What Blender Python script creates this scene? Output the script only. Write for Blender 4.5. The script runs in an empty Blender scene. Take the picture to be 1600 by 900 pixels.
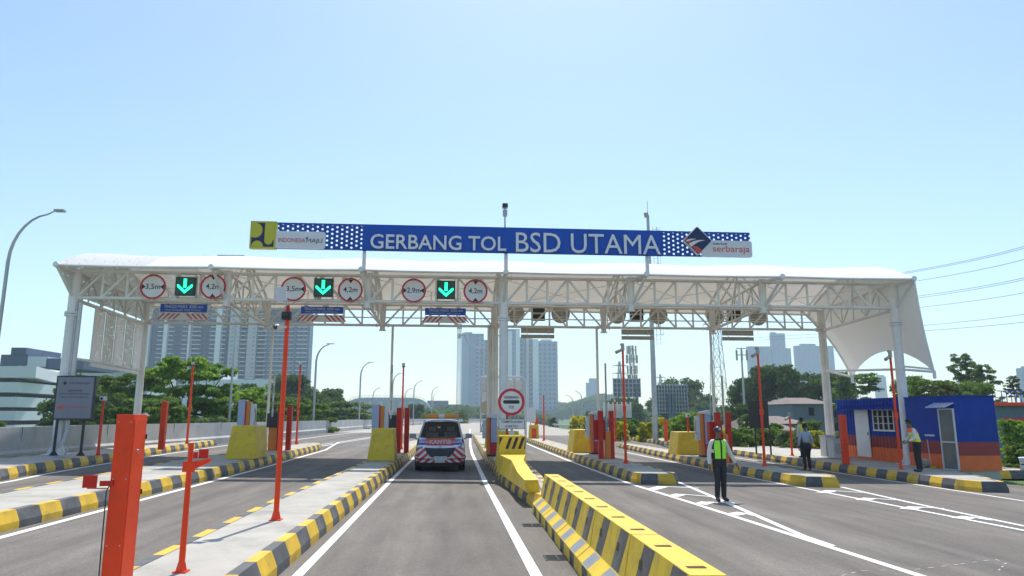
import bpy, bmesh, math, random
from mathutils import Vector, Matrix
random.seed(7)
R = math.radians
scene = bpy.context.scene
col = scene.collection

# ------------------------------------------------------------------ camera
F_PX, CAM_H, K = 1100.0, 1.8, 0.016
PITCH = math.atan(201 / F_PX)
YAW = math.atan(92 / math.hypot(F_PX, 201))
cd = bpy.data.cameras.new('camera'); cam = bpy.data.objects.new('camera', cd); col.objects.link(cam)
cd.sensor_width = 36; cd.lens = 36 * F_PX / 1600; cd.clip_start = .1; cd.clip_end = 20000
cam.location = (0, 0, CAM_H); cam.rotation_euler = (math.pi / 2 + PITCH, 0, -YAW)
scene.camera = cam

# ------------------------------------------------------------------ world, sun, exposure
SUN = Vector((.10, .56, 1.0)).normalized()
w = bpy.data.worlds.new('World'); scene.world = w; w.use_nodes = True
nt = w.node_tree; bg = nt.nodes['Background']
sky = nt.nodes.new('ShaderNodeTexSky'); sky.sky_type = 'NISHITA'; sky.sun_disc = False
sky.sun_elevation = math.asin(SUN.z); sky.sun_rotation = math.atan2(SUN.x, SUN.y)
sky.air_density = 1.0; sky.dust_density = .8; sky.ozone_density = .6; sky.altitude = 0
tint = nt.nodes.new('ShaderNodeMix'); tint.data_type = 'RGBA'; tint.blend_type = 'MULTIPLY'; tint.inputs[0].default_value = 1
tint.inputs[7].default_value = (.85, .925, .95, 1)
nt.links.new(sky.outputs[0], tint.inputs[6]); nt.links.new(tint.outputs[2], bg.inputs[0]); bg.inputs[1].default_value = .132
sd = bpy.data.lights.new('sun', 'SUN'); sd.energy = 3.4; sd.angle = R(.5); sd.color = (1, .95, .87)
sun = bpy.data.objects.new('sun', sd); col.objects.link(sun)
sun.rotation_euler = SUN.to_track_quat('Z', 'Y').to_euler()
scene.view_settings.view_transform = 'Standard'; scene.view_settings.look = 'None'
scene.view_settings.exposure = .68; scene.view_settings.gamma = 1
try: scene.view_settings.use_curve_mapping = False
except Exception: pass
scene.render.engine = 'CYCLES'
cy = scene.cycles
cy.use_denoising = True; cy.max_bounces = 8; cy.transparent_max_bounces = 16; cy.volume_bounces = 1
cy.caustics_reflective = False; cy.caustics_refractive = False

# ------------------------------------------------------------------ photo pixel -> place
def ray(px, py):
    x = (px - 800) / F_PX; y = -(py - 450) / F_PX
    f = math.cos(PITCH) - y * math.sin(PITCH); u = math.sin(PITCH) + y * math.cos(PITCH)
    return (x * math.cos(YAW) + f * math.sin(YAW), -x * math.sin(YAW) + f * math.cos(YAW), u)
def G(px, py, h=0):            # point of the cross-falling road (plus h) seen at a pixel
    r = ray(px, py); t = (h - CAM_H) / (r[2] + K * r[0]); return (r[0] * t, r[1] * t)
def D(px, py, Y):              # point at a given distance seen at a pixel
    r = ray(px, py); t = Y / r[1]; return Vector((r[0] * t, Y, CAM_H + r[2] * t))
def gz(x): return -K * max(-17, min(24, x))
KH = .28                       # kerb height

# ------------------------------------------------------------------ materials
def S(r, g, b, k=1.0):
    f = lambda c: ((c / 255 + .055) / 1.055) ** 2.4 if c > 10 else c / 255 / 12.92
    return (f(r) * k, f(g) * k, f(b) * k)
def mat(name, c, rough=.6, metal=0, var=.12, vs=3.0, bump=0, bs=60, spec=.5, coat=0, dirt=None, dk=.35, ds=.8):
    m = bpy.data.materials.new(name); m.use_nodes = True; n = m.node_tree; b = n.nodes['Principled BSDF']
    b.inputs['Roughness'].default_value = rough; b.inputs['Metallic'].default_value = metal
    b.inputs['Specular IOR Level'].default_value = spec; b.inputs['Coat Weight'].default_value = coat
    tc = n.nodes.new('ShaderNodeTexCoord')
    nz = n.nodes.new('ShaderNodeTexNoise'); nz.inputs['Scale'].default_value = vs; nz.inputs['Detail'].default_value = 6
    n.links.new(tc.outputs['Object'], nz.inputs['Vector'])
    mr = n.nodes.new('ShaderNodeMapRange'); mr.inputs[1].default_value = .3; mr.inputs[2].default_value = .7
    mr.inputs[3].default_value = 1 - var; mr.inputs[4].default_value = 1 + var
    n.links.new(nz.outputs[0], mr.inputs[0])
    mx = n.nodes.new('ShaderNodeMix'); mx.data_type = 'RGBA'; mx.blend_type = 'MULTIPLY'; mx.inputs[0].default_value = 1
    mx.inputs[6].default_value = (*c, 1); n.links.new(mr.outputs[0], mx.inputs[7])
    out = mx.outputs[2]
    if dirt:
        n2 = n.nodes.new('ShaderNodeTexNoise'); n2.inputs['Scale'].default_value = ds; n2.inputs['Detail'].default_value = 8
        n2.inputs['Roughness'].default_value = .7
        n.links.new(tc.outputs['Object'], n2.inputs['Vector'])
        r2 = n.nodes.new('ShaderNodeMapRange'); r2.inputs[1].default_value = .48; r2.inputs[2].default_value = .72
        r2.inputs[3].default_value = 0; r2.inputs[4].default_value = dk
        n.links.new(n2.outputs[0], r2.inputs[0])
        m2 = n.nodes.new('ShaderNodeMix'); m2.data_type = 'RGBA'; n.links.new(r2.outputs[0], m2.inputs[0])
        n.links.new(out, m2.inputs[6]); m2.inputs[7].default_value = (*dirt, 1); out = m2.outputs[2]
    n.links.new(out, b.inputs['Base Color'])
    if bump:
        n3 = n.nodes.new('ShaderNodeTexNoise'); n3.inputs['Scale'].default_value = bs; n3.inputs['Detail'].default_value = 4
        n.links.new(tc.outputs['Object'], n3.inputs['Vector'])
        bp = n.nodes.new('ShaderNodeBump'); bp.inputs['Strength'].default_value = bump; bp.inputs['Distance'].default_value = .01
        n.links.new(n3.outputs[0], bp.inputs['Height']); n.links.new(bp.outputs[0], b.inputs['Normal'])
    return m
def emis(name, c, s):
    m = bpy.data.materials.new(name); m.use_nodes = True; b = m.node_tree.nodes['Principled BSDF']
    b.inputs['Base Color'].default_value = (*c, 1); b.inputs['Emission Color'].default_value = (*c, 1)
    b.inputs['Emission Strength'].default_value = s; return m
def thin(name, c, tr=.5, tc=None, rough=.6):      # cloth or leaf that lets light through
    m = bpy.data.materials.new(name); m.use_nodes = True; n = m.node_tree
    n.nodes.clear(); o = n.nodes.new('ShaderNodeOutputMaterial')
    d = n.nodes.new('ShaderNodeBsdfDiffuse'); t = n.nodes.new('ShaderNodeBsdfTranslucent')
    x = n.nodes.new('ShaderNodeMixShader'); x.inputs[0].default_value = tr
    n.links.new(d.outputs[0], x.inputs[1]); n.links.new(t.outputs[0], x.inputs[2]); n.links.new(x.outputs[0], o.inputs[0])
    d.inputs[0].default_value = (*c, 1); t.inputs[0].default_value = (*(tc or c), 1)
    return m, n, d, t, x, o
def leafmat(name, c1, c2, tr=.35):
    m, n, d, t, x, o = thin(name, c1, tr)
    g = n.nodes.new('ShaderNodeNewGeometry'); cr = n.nodes.new('ShaderNodeMix'); cr.data_type = 'RGBA'
    nz = n.nodes.new('ShaderNodeTexNoise'); nz.inputs['Scale'].default_value = .9; nz.inputs['Detail'].default_value = 3
    tc = n.nodes.new('ShaderNodeTexCoord'); n.links.new(tc.outputs['Object'], nz.inputs['Vector'])
    ma = n.nodes.new('ShaderNodeMath'); ma.operation = 'MULTIPLY_ADD'; ma.inputs[1].default_value = .5
    n.links.new(g.outputs['Random Per Island'], ma.inputs[0])
    mr = n.nodes.new('ShaderNodeMapRange'); mr.inputs[1].default_value = .35; mr.inputs[2].default_value = .65; mr.inputs[3].default_value = -.1; mr.inputs[4].default_value = .6
    n.links.new(nz.outputs[0], mr.inputs[0]); n.links.new(mr.outputs[0], ma.inputs[2]); n.links.new(ma.outputs[0], cr.inputs[0])
    cr.inputs[6].default_value = (*c1, 1); cr.inputs[7].default_value = (*c2, 1)
    n.links.new(cr.outputs[2], d.inputs[0])
    b = n.nodes.new('ShaderNodeMix'); b.data_type = 'RGBA'; b.blend_type = 'MULTIPLY'; b.inputs[0].default_value = 1
    n.links.new(cr.outputs[2], b.inputs[6]); b.inputs[7].default_value = (1.5, 1.5, .6, 1); n.links.new(b.outputs[2], t.inputs[0])
    return m
def facade(name, wall, glass, pu, pv, fu=.5, fv=.5, rough=.5, var=.1):
    m = mat(name, wall, rough, var=var, vs=.05); n = m.node_tree; b = n.nodes['Principled BSDF']
    src = b.inputs['Base Color'].links[0].from_socket
    tc = n.nodes.new('ShaderNodeTexCoord'); sp = n.nodes.new('ShaderNodeSeparateXYZ'); n.links.new(tc.outputs['Object'], sp.inputs[0])
    def M(op, a, bb=None):
        q = n.nodes.new('ShaderNodeMath'); q.operation = op
        if isinstance(a, (int, float)): q.inputs[0].default_value = a
        else: n.links.new(a, q.inputs[0])
        if bb is not None:
            if isinstance(bb, (int, float)): q.inputs[1].default_value = bb
            else: n.links.new(bb, q.inputs[1])
        return q.outputs[0]
    u = M('FRACT', M('DIVIDE', M('ADD', M('ADD', sp.outputs[0], sp.outputs[1]), 5000.3), pu))
    v = M('FRACT', M('DIVIDE', M('ADD', sp.outputs[2], 500.0), pv))
    mk = M('MULTIPLY', M('LESS_THAN', u, fu), M('LESS_THAN', v, fv))
    mx = n.nodes.new('ShaderNodeMix'); mx.data_type = 'RGBA'; n.links.new(mk, mx.inputs[0]); n.links.new(src, mx.inputs[6])
    mx.inputs[7].default_value = (*glass, 1); n.links.new(mx.outputs[2], b.inputs['Base Color'])
    return m
def holes(m, kind, sx=1.0):        # perforations cut through a sheet (the same holes on both faces)
    n = m.node_tree; out = n.nodes['Material Output']; src = out.inputs[0].links[0].from_socket
    tc = n.nodes.new('ShaderNodeTexCoord')
    if kind == 'hex':
        sp = n.nodes.new('ShaderNodeSeparateXYZ'); n.links.new(tc.outputs['Object'], sp.inputs[0])
        def M(op, a, bb=None, c=None):
            q = n.nodes.new('ShaderNodeMath'); q.operation = op
            for i, s in enumerate((a, bb, c)):
                if s is None: continue
                if isinstance(s, (int, float)): q.inputs[i].default_value = s
                else: n.links.new(s, q.inputs[i])
            return q.outputs[0]
        pu, pv = .172, .164
        a = M('DIVIDE', M('ADD', sp.outputs[0], 100.0), pu); ci = M('FLOOR', a); u = M('SUBTRACT', M('FRACT', a), .5)
        b = M('ADD', M('DIVIDE', M('ADD', sp.outputs[2], 100.0), pv), M('MULTIPLY', ci, .5)); v = M('SUBTRACT', M('FRACT', b), .5)
        d = M('ADD', M('MULTIPLY', u, u), M('MULTIPLY', v, v)); mk = M('LESS_THAN', d, .058)
    else:
        mp = n.nodes.new('ShaderNodeMapping'); mp.inputs['Scale'].default_value = sx if isinstance(sx, tuple) else (sx, sx, sx)
        n.links.new(tc.outputs['Object'], mp.inputs[0])
        vo = n.nodes.new('ShaderNodeTexVoronoi'); n.links.new(mp.outputs[0], vo.inputs[0]); vo.inputs['Scale'].default_value = 1; vo.inputs['Randomness'].default_value = .8
        q = n.nodes.new('ShaderNodeMath'); q.operation = 'LESS_THAN'; n.links.new(vo.outputs['Distance'], q.inputs[0]); q.inputs[1].default_value = .17; mk = q.outputs[0]
    t = n.nodes.new('ShaderNodeBsdfTransparent'); x = n.nodes.new('ShaderNodeMixShader')
    n.links.new(mk, x.inputs[0]); n.links.new(src, x.inputs[1]); n.links.new(t.outputs[0], x.inputs[2]); n.links.new(x.outputs[0], out.inputs[0])
    return m

M_ = {}
M_['asphalt'] = mat('asphalt', (.146, .128, .110), .9, var=.12, vs=.35, bump=.22, bs=90, dirt=(.19, .175, .155), dk=.6, ds=.22)
def speckle(m, sc=55, amt=.3):
    n = m.node_tree; b = n.nodes['Principled BSDF']; src = b.inputs['Base Color'].links[0].from_socket
    tc = n.nodes.new('ShaderNodeTexCoord'); v = n.nodes.new('ShaderNodeTexVoronoi'); v.inputs['Scale'].default_value = sc
    n.links.new(tc.outputs['Object'], v.inputs[0]); mr = n.nodes.new('ShaderNodeMapRange'); mr.inputs[3].default_value = 1 - amt; mr.inputs[4].default_value = 1 + amt
    sx = n.nodes.new('ShaderNodeSeparateXYZ'); n.links.new(v.outputs['Color'], sx.inputs[0]); n.links.new(sx.outputs[0], mr.inputs[0])
    mx = n.nodes.new('ShaderNodeMix'); mx.data_type = 'RGBA'; mx.blend_type = 'MULTIPLY'; mx.inputs[0].default_value = 1
    n.links.new(src, mx.inputs[6]); n.links.new(mr.outputs[0], mx.inputs[7]); n.links.new(mx.outputs[2], b.inputs['Base Color'])
speckle(M_['asphalt'], 60, .20)
def streaks(m, amt=.16):
    n = m.node_tree; b = n.nodes['Principled BSDF']; src = b.inputs['Base Color'].links[0].from_socket
    for sc, a_ in (((1.3, .035, 1), amt), ((3.5, .5, 1), amt * .6)):
        tc = n.nodes.new('ShaderNodeTexCoord'); mp = n.nodes.new('ShaderNodeMapping'); mp.inputs['Scale'].default_value = sc; n.links.new(tc.outputs['Object'], mp.inputs[0])
        nz = n.nodes.new('ShaderNodeTexNoise'); nz.inputs['Scale'].default_value = 1; nz.inputs['Detail'].default_value = 5; n.links.new(mp.outputs[0], nz.inputs[0])
        mr = n.nodes.new('ShaderNodeMapRange'); mr.inputs[1].default_value = .35; mr.inputs[2].default_value = .65; mr.inputs[3].default_value = 1 - a_; mr.inputs[4].default_value = 1 + a_ * .7; n.links.new(nz.outputs[0], mr.inputs[0])
        mx = n.nodes.new('ShaderNodeMix'); mx.data_type = 'RGBA'; mx.blend_type = 'MULTIPLY'; mx.inputs[0].default_value = 1; n.links.new(src, mx.inputs[6]); n.links.new(mr.outputs[0], mx.inputs[7]); src = mx.outputs[2]
    n.links.new(src, b.inputs['Base Color'])
streaks(M_['asphalt']); streaks(M_['asphalt'], .08)
M_['conc_road'] = mat('road_concrete', (.36, .33, .28), .9, var=.15, vs=.3, dirt=(.28, .25, .2), dk=.5, ds=.3)
M_['conc'] = mat('island_concrete', (.43, .405, .355), .9, var=.14, vs=1.2, bump=.3, bs=40, dirt=(.22, .21, .19), dk=.8, ds=1.1)
M_['wallc'] = mat('wall_concrete', (.46, .46, .45), .9, var=.12, vs=.8, bump=.3, bs=30, dirt=(.28, .28, .27), dk=.6, ds=.9)
M_['line'] = mat('line_paint', (.76, .76, .74), .7, var=.06, vs=4, dirt=(.45, .44, .42), dk=.35, ds=2.5)
M_['kyel'] = mat('kerb_yellow', (.72, .45, .025), .6, var=.14, vs=3, dirt=(.20, .15, .08), dk=.75, ds=2.2, bump=.3, bs=25)
M_['kblk'] = mat('kerb_black', (.085, .088, .095), .65, var=.18, vs=3, dirt=(.22, .21, .2), dk=.6, ds=2.0, bump=.3, bs=25)
M_['kgrey'] = mat('kerb_grey', (.26, .28, .31), .6, var=.12, vs=3, dirt=(.14, .14, .14), dk=.4, ds=2)
M_['byel'] = mat('block_yellow', (.76, .52, .02), .5, var=.09, vs=2, dirt=(.36, .25, .07), dk=.7, ds=2.6, bump=.15, bs=12)
M_['slotd'] = mat('slot_black', (.085, .055, .025), .9)
M_['bstr'] = mat('barrier_faded_black', (.125, .112, .10), .7, var=.2, vs=3, dirt=(.30, .28, .22), dk=.6, ds=3)
M_['bdark'] = mat('slot_dark', (.12, .10, .06), .8)
M_['red'] = mat('red_paint', (.58, .025, .012), .45, var=.09, vs=2.2, dirt=(.40, .06, .03), dk=.45, ds=4, spec=.3)
M_['redor'] = mat('orange_red_paint', (.90, .065, .013), .42, var=.09, vs=2.2, dirt=(.40, .06, .03), dk=.45, ds=4, spec=.3)
M_['orange'] = mat('orange_paint', (.75, .22, .02), .45, var=.08)
M_['white'] = mat('white_steel', (.82, .82, .81), .45, var=.06, vs=1.5, dirt=(.45, .43, .38), dk=.3, ds=1.2)
M_['cream'] = mat('cream_steel', (.74, .735, .71), .5, var=.07, vs=1.5, dirt=(.40, .36, .29), dk=.35, ds=1.2)
M_['galv'] = mat('galvanised_steel', (.45, .46, .47), .45, .5, var=.12, vs=2)
M_['dark'] = mat('dark_plastic', (.022, .024, .028), .4, var=.1)
M_['black'] = mat('black_rubber', (.012, .012, .013), .7)
M_['navy'] = mat('sign_blue', (.008, .085, .46), .5, spec=.3, var=.05, vs=2)
M_['blue'] = mat('board_blue', (.01, .10, .60), .4, var=.04)
M_['signw'] = mat('sign_white', (.72, .73, .76), .4, var=.04)
M_['letter'] = mat('letter_silver', (.76, .77, .80), .35, var=.04)
M_['sred'] = mat('sign_red', (.55, .015, .03), .4, var=.04)
M_['sblk'] = mat('sign_black', (.015, .015, .02), .5)
M_['olive'] = mat('logo_yellow', (.55, .52, .03), .5, var=.04)
M_['logon'] = mat('logo_navy', (.01, .02, .09), .5)
M_['logor'] = mat('logo_red', (.65, .06, .03), .4)
M_['sback'] = mat('sign_back_metal', (.42, .40, .33), .5, .3, var=.08)
M_['glow'] = emis('arrow_green', (.02, 1.0, .42), 1.25)
M_['ledg'] = mat('led_panel_green', (.006, .10, .07), .5, var=.4, vs=14)
M_['pblue'] = mat('machine_panel', (.36, .44, .62), .35, var=.05)
M_['plas'] = mat('white_plastic', (.62, .64, .66), .4, var=.05)
M_['cabb'] = mat('cabin_blue', (.005, .042, .34), .6, spec=.25, var=.12, vs=1.2, dirt=(.02, .07, .32), dk=.5, ds=2)
M_['cabr'] = mat('cabin_maroon', (.27, .022, .03), .45, var=.10)
M_['cabo'] = mat('cabin_orange', (.80, .14, .028), .45, var=.10)
M_['glass'] = mat('dark_glass', (.012, .014, .017), .12, spec=.25, var=.05)
tg = mat('see_through_glass', (.012, .014, .017), .08, spec=.35, var=.02); M_['tglass'] = tg
_n = tg.node_tree; _o = _n.nodes['Material Output']; _p = _o.inputs[0].links[0].from_socket; _x = _n.nodes.new('ShaderNodeMixShader'); _t = _n.nodes.new('ShaderNodeBsdfTransparent')
_x.inputs[0].default_value = .32; _n.links.new(_p, _x.inputs[1]); _n.links.new(_t.outputs[0], _x.inputs[2]); _n.links.new(_x.outputs[0], _o.inputs[0])
M_['gglass'] = mat('grey_glass', (.13, .16, .18), .12, spec=.7, var=.1)
M_['grass'] = mat('grass_ground', (.07, .13, .03), .95, var=.35, vs=.5, dirt=(.16, .14, .07), dk=.4, ds=.2)
M_['skin'] = mat('skin', (.20, .105, .065), .55, var=.05)
M_['hair'] = mat('hair', (.014, .012, .012), .7)
M_['shirt'] = mat('shirt_white', (.66, .65, .60), .8, var=.06, vs=8)
M_['shirtb'] = mat('shirt_pale_blue', (.42, .47, .58), .8, var=.06, vs=8)
M_['trous'] = mat('trousers_dark', (.018, .018, .024), .8, var=.2, vs=8)
M_['vestg'] = mat('vest_green', (.38, .95, .05), .6, var=.06, vs=8)
M_['vesty'] = mat('vest_yellow', (.80, .82, .05), .6, var=.06, vs=8)
M_['vesto'] = mat('vest_orange', (.95, .17, .03), .6, var=.06)
M_['caprd'] = mat('car_silver', (.42, .46, .52), .3, .3, var=.03, coat=.6)
M_['carw'] = mat('car_white', (.72, .74, .78), .3, var=.03, coat=.5)
M_['carr'] = mat('car_red', (.62, .04, .03), .35, var=.05, coat=.3)
M_['carb'] = mat('car_blue', (.03, .07, .36), .35, var=.05, coat=.3)
M_['amber'] = mat('amber_lens', (.75, .24, .01), .25, var=.08, vs=10, coat=.4)
M_['screen'] = mat('display_screen', (.19, .20, .27), .25, var=.07, vs=1.2)
M_['roofm'] = mat('roof_tiles', (.17, .13, .115), .8, var=.2, vs=1)
M_['houseb'] = mat('house_blue', (.16, .20, .25), .8, var=.1)
M_['bark'] = mat('bark', (.10, .075, .05), .9, var=.25, vs=4)
M_['l_dark'] = leafmat('leaves_dark', (.050, .085, .038), (.11, .175, .07))
M_['l_mid'] = leafmat('leaves_mid', (.080, .135, .042), (.19, .29, .09))
M_['l_bright'] = leafmat('leaves_bright', (.11, .20, .045), (.28, .41, .10), .45)
M_['l_grey'] = leafmat('leaves_grey_green', (.09, .14, .07), (.22, .29, .16))
M_['l_yel'] = leafmat('flowers_yellow', (.13, .20, .03), (.80, .66, .03), .4)
mm, n_, d_, t_, x_, o_ = thin('membrane', (.86, .85, .83), .15, (.84, .78, .68)); M_['memb'] = mm
m2_, n2_, d2_, t2_, x2_, o2_ = thin('perforated_membrane', (.70, .70, .68), .12, (.72, .69, .62)); o2_.name = 'Material Output'
M_['membh'] = holes(m2_, 'vor', 7.0)
M_['screenh'] = holes(mat('perforated_screen', (.84, .84, .83), .6, var=.08), 'vor', 9.5)
M_['dots'] = holes(mat('perforated_blue', (.006, .055, .34), .5, var=.05), 'hex')

# ------------------------------------------------------------------ mesh builder
def rootloc(o):
    v = Vector((0, 0, 0))
    while o is not None: v = v + o.location; o = o.parent
    return v
class MB:
    def __init__(s): s.v = []; s.f = []; s.m = []
    def add(s, vs, fs, mi=0):
        b = len(s.v); s.v += [tuple(v) for v in vs]
        for f in fs: s.f.append([i + b for i in f]); s.m.append(mi)
        return s
    def box(s, x0, x1, y0, y1, z0, z1, mi=0, T=None):
        vs = [(x, y, z) for z in (z0, z1) for y in (y0, y1) for x in (x0, x1)]
        if T is not None: vs = [T @ Vector(v) for v in vs]
        return s.add(vs, [(0, 2, 3, 1), (4, 5, 7, 6), (0, 1, 5, 4), (2, 6, 7, 3), (0, 4, 6, 2), (1, 3, 7, 5)], mi)
    def ring(s, p, q, r0, r1, n, mi=0, cap=True):
        p = Vector(p); q = Vector(q); d = (q - p).normalized()
        a = d.orthogonal().normalized(); b = d.cross(a)
        vs = []
        for c, r in ((p, r0), (q, r1)):
            for i in range(n):
                t = 2 * math.pi * (i + .5) / n; vs.append(c + a * (r * math.cos(t)) + b * (r * math.sin(t)))
        fs = [(i, (i + 1) % n, n + (i + 1) % n, n + i) for i in range(n)]
        if cap: fs += [tuple(range(n - 1, -1, -1)), tuple(range(n, 2 * n))]
        return s.add(vs, fs, mi)
    def tube(s, p, q, r, n=8, mi=0): return s.ring(p, q, r, r, n, mi)
    def path(s, pts, r, n=8, mi=0):
        pts = [Vector(p) for p in pts]; rs = r if isinstance(r, (list, tuple)) else [r] * len(pts)
        b = len(s.v); a = None
        for i, p in enumerate(pts):
            d = (pts[min(i + 1, len(pts) - 1)] - pts[max(i - 1, 0)]).normalized()
            a = d.orthogonal().normalized() if a is None else (a - d * a.dot(d)).normalized()
            c = d.cross(a)
            for k in range(n):
                t = 2 * math.pi * k / n; s.v.append(tuple(p + a * (rs[i] * math.cos(t)) + c * (rs[i] * math.sin(t))))
        for i in range(len(pts) - 1):
            for k in range(n):
                s.f.append([b + i * n + k, b + i * n + (k + 1) % n, b + (i + 1) * n + (k + 1) % n, b + (i + 1) * n + k]); s.m.append(mi)
        s.f.append([b + k for k in range(n - 1, -1, -1)]); s.m.append(mi)
        s.f.append([b + (len(pts) - 1) * n + k for k in range(n)]); s.m.append(mi)
        return s
    def poly(s, pts, d, mi=0):         # planar polygon extruded by the vector d
        n = len(pts); d = Vector(d); vs = [Vector(p) for p in pts] + [Vector(p) + d for p in pts]
        return s.add(vs, [tuple(range(n - 1, -1, -1)), tuple(range(n, 2 * n))] + [(i, (i + 1) % n, n + (i + 1) % n, n + i) for i in range(n)], mi)
    def disc(s, c, r, th, mi=0, n=32, r2=None):    # upright disc or ring facing -Y; front face at c.y
        cx, cy_, cz = c
        P = lambda rr, y: [(cx + rr * math.cos(2 * math.pi * i / n), y, cz + rr * math.sin(2 * math.pi * i / n)) for i in range(n)]
        if r2 is None: return s.poly(P(r, cy_), (0, th, 0), mi)
        vs = P(r, cy_) + P(r2, cy_) + P(r, cy_ + th) + P(r2, cy_ + th)
        fs = []
        for i in range(n):
            j = (i + 1) % n
            fs += [(i, n + i, n + j, j), (2 * n + i, i, j, 2 * n + j), (n + i, 3 * n + i, 3 * n + j, n + j), (3 * n + i, 2 * n + i, 2 * n + j, 3 * n + j)]
        return s.add(vs, fs, mi)
    def build(s, name, mats, parent=None, smooth=False, bevel=0, world=True):
        me = bpy.data.meshes.new(name)
        off = rootloc(parent) if (parent is not None and world) else Vector((0, 0, 0))
        me.from_pydata([tuple(Vector(v) - off) for v in s.v], [], s.f)
        if not isinstance(mats, (list, tuple)): mats = [mats]
        for m in mats: me.materials.append(m)
        me.polygons.foreach_set('material_index', s.m)
        if bevel or True:
            bm = bmesh.new(); bm.from_mesh(me)
            bmesh.ops.recalc_face_normals(bm, faces=bm.faces)
            if bevel:
                es = [e for e in bm.edges if len(e.link_faces) == 2 and e.calc_face_angle(0) > .5]
                bmesh.ops.bevel(bm, geom=es, offset=bevel, segments=2, affect='EDGES', profile=.7)
            bm.to_mesh(me); bm.free()
        if smooth:
            me.polygons.foreach_set('use_smooth', [True] * len(me.polygons))
            try: me.set_sharp_from_angle(angle=R(40))
            except Exception: pass
        me.update()
        o = bpy.data.objects.new(name, me); col.objects.link(o)
        if parent is not None: o.parent = parent
        return o
def tag(o, label=None, cat=None, group=None, kind=None):
    if label: o['label'] = label
    if cat: o['category'] = cat
    if group: o['group'] = group
    if kind: o['kind'] = kind
    return o
def thing(name, label, cat, loc=(0, 0, 0), rz=0, group=None):
    o = bpy.data.objects.new(name, None); col.objects.link(o); o.location = loc; o.rotation_euler = (0, 0, rz)
    o.empty_display_size = .2
    return tag(o, label, cat, group)
def struct(o): return tag(o, kind='structure')
def copy_tree(o, parent=None):
    c = o.copy(); col.objects.link(c)
    if parent is not None: c.parent = parent
    for ch in list(o.children): copy_tree(ch, c)
    return c
def text(name, s, m, parent, x0, x1, z0, z1, y, ext=.01, keep=False, bold=0):   # upright lettering facing -Y fitted in a world box
    cu = bpy.data.curves.new('t', 'FONT'); cu.body = s; cu.size = 1; cu.extrude = .5; cu.offset = bold; cu.resolution_u = 3
    ob = bpy.data.objects.new('t', cu); col.objects.link(ob); bpy.context.view_layer.update()
    me = bpy.data.meshes.new_from_object(ob.evaluated_get(bpy.context.evaluated_depsgraph_get()))
    bpy.data.objects.remove(ob); bpy.data.curves.remove(cu)
    xs = [v.co.x for v in me.vertices]; ys = [v.co.y for v in me.vertices]
    ax, bx, ay, by = min(xs), max(xs), min(ys), max(ys)
    off = rootloc(parent) if parent is not None else Vector((0, 0, 0))
    sx = (x1 - x0) / (bx - ax); sz = (z1 - z0) / (by - ay)
    if keep: sx = sz = min(sx, sz); x0 = (x0 + x1) / 2 - sx * (bx - ax) / 2
    for v in me.vertices:
        v.co = (x0 + (v.co.x - ax) * sx - off.x, y - (v.co.z + .5) * ext - off.y, z0 + (v.co.y - ay) * sz - off.z)
    me.materials.clear(); me.materials.append(m)
    o = bpy.data.objects.new(name, me); col.objects.link(o)
    if parent is not None: o.parent = parent
    return o

# ------------------------------------------------------------------ SETTING: terrain, road, islands
def gnd(x, y):
    if -15.2 < x < 24 and y < 320: return gz(x) - .03 if not (x > 17.2 and y < 24) else gz(x) - .03 - .5 * min(1, (x - 17.2) / 4)
    if x >= 24: return -.4 - 3.6 * min(1, (x - 24) / 10) if y < 320 else -4
    return -1.6
xs = [-6000, -2000, -600, -200, -60, -30, -17, -15.25, -15.15, -8, 0, 8, 14, 17.2, 19, 21, 24, 27, 30, 34, 60, 200, 600, 2000, 6000]
ys = [-30, -10, 0, 10, 20, 24, 24.1, 30, 45, 60, 90, 140, 200, 319, 321, 500, 900, 2000, 6000, 9000]
t = MB(); nx = len(xs)
t.v = [(x, y, gnd(x, y)) for y in ys for x in xs]
for j in range(len(ys) - 1):
    for i in range(nx - 1): t.f.append([j * nx + i, j * nx + i + 1, (j + 1) * nx + i + 1, (j + 1) * nx + i]); t.m.append(0)
struct(t.build('ground', M_['grass']))
def sheet(pts, dz, m, name):
    b = MB(); b.v = [(x, y, gz(x) + dz) for x, y in pts]; b.f = [list(range(len(pts)))]; b.m = [0]
    return struct(b.build(name, m))
sheet([(-15.1, -20), (23.5, -20), (17.5, 15), (17.2, 22), (17.2, 76), (-14.0, 76), (-15.1, 30)], 0, M_['asphalt'], 'road')
sheet([(-14.0, 76), (17.2, 76), (20.5, 150), (33, 318), (13, 318), (-7, 160), (-12.2, 103)], 0, M_['conc_road'], 'road')

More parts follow.
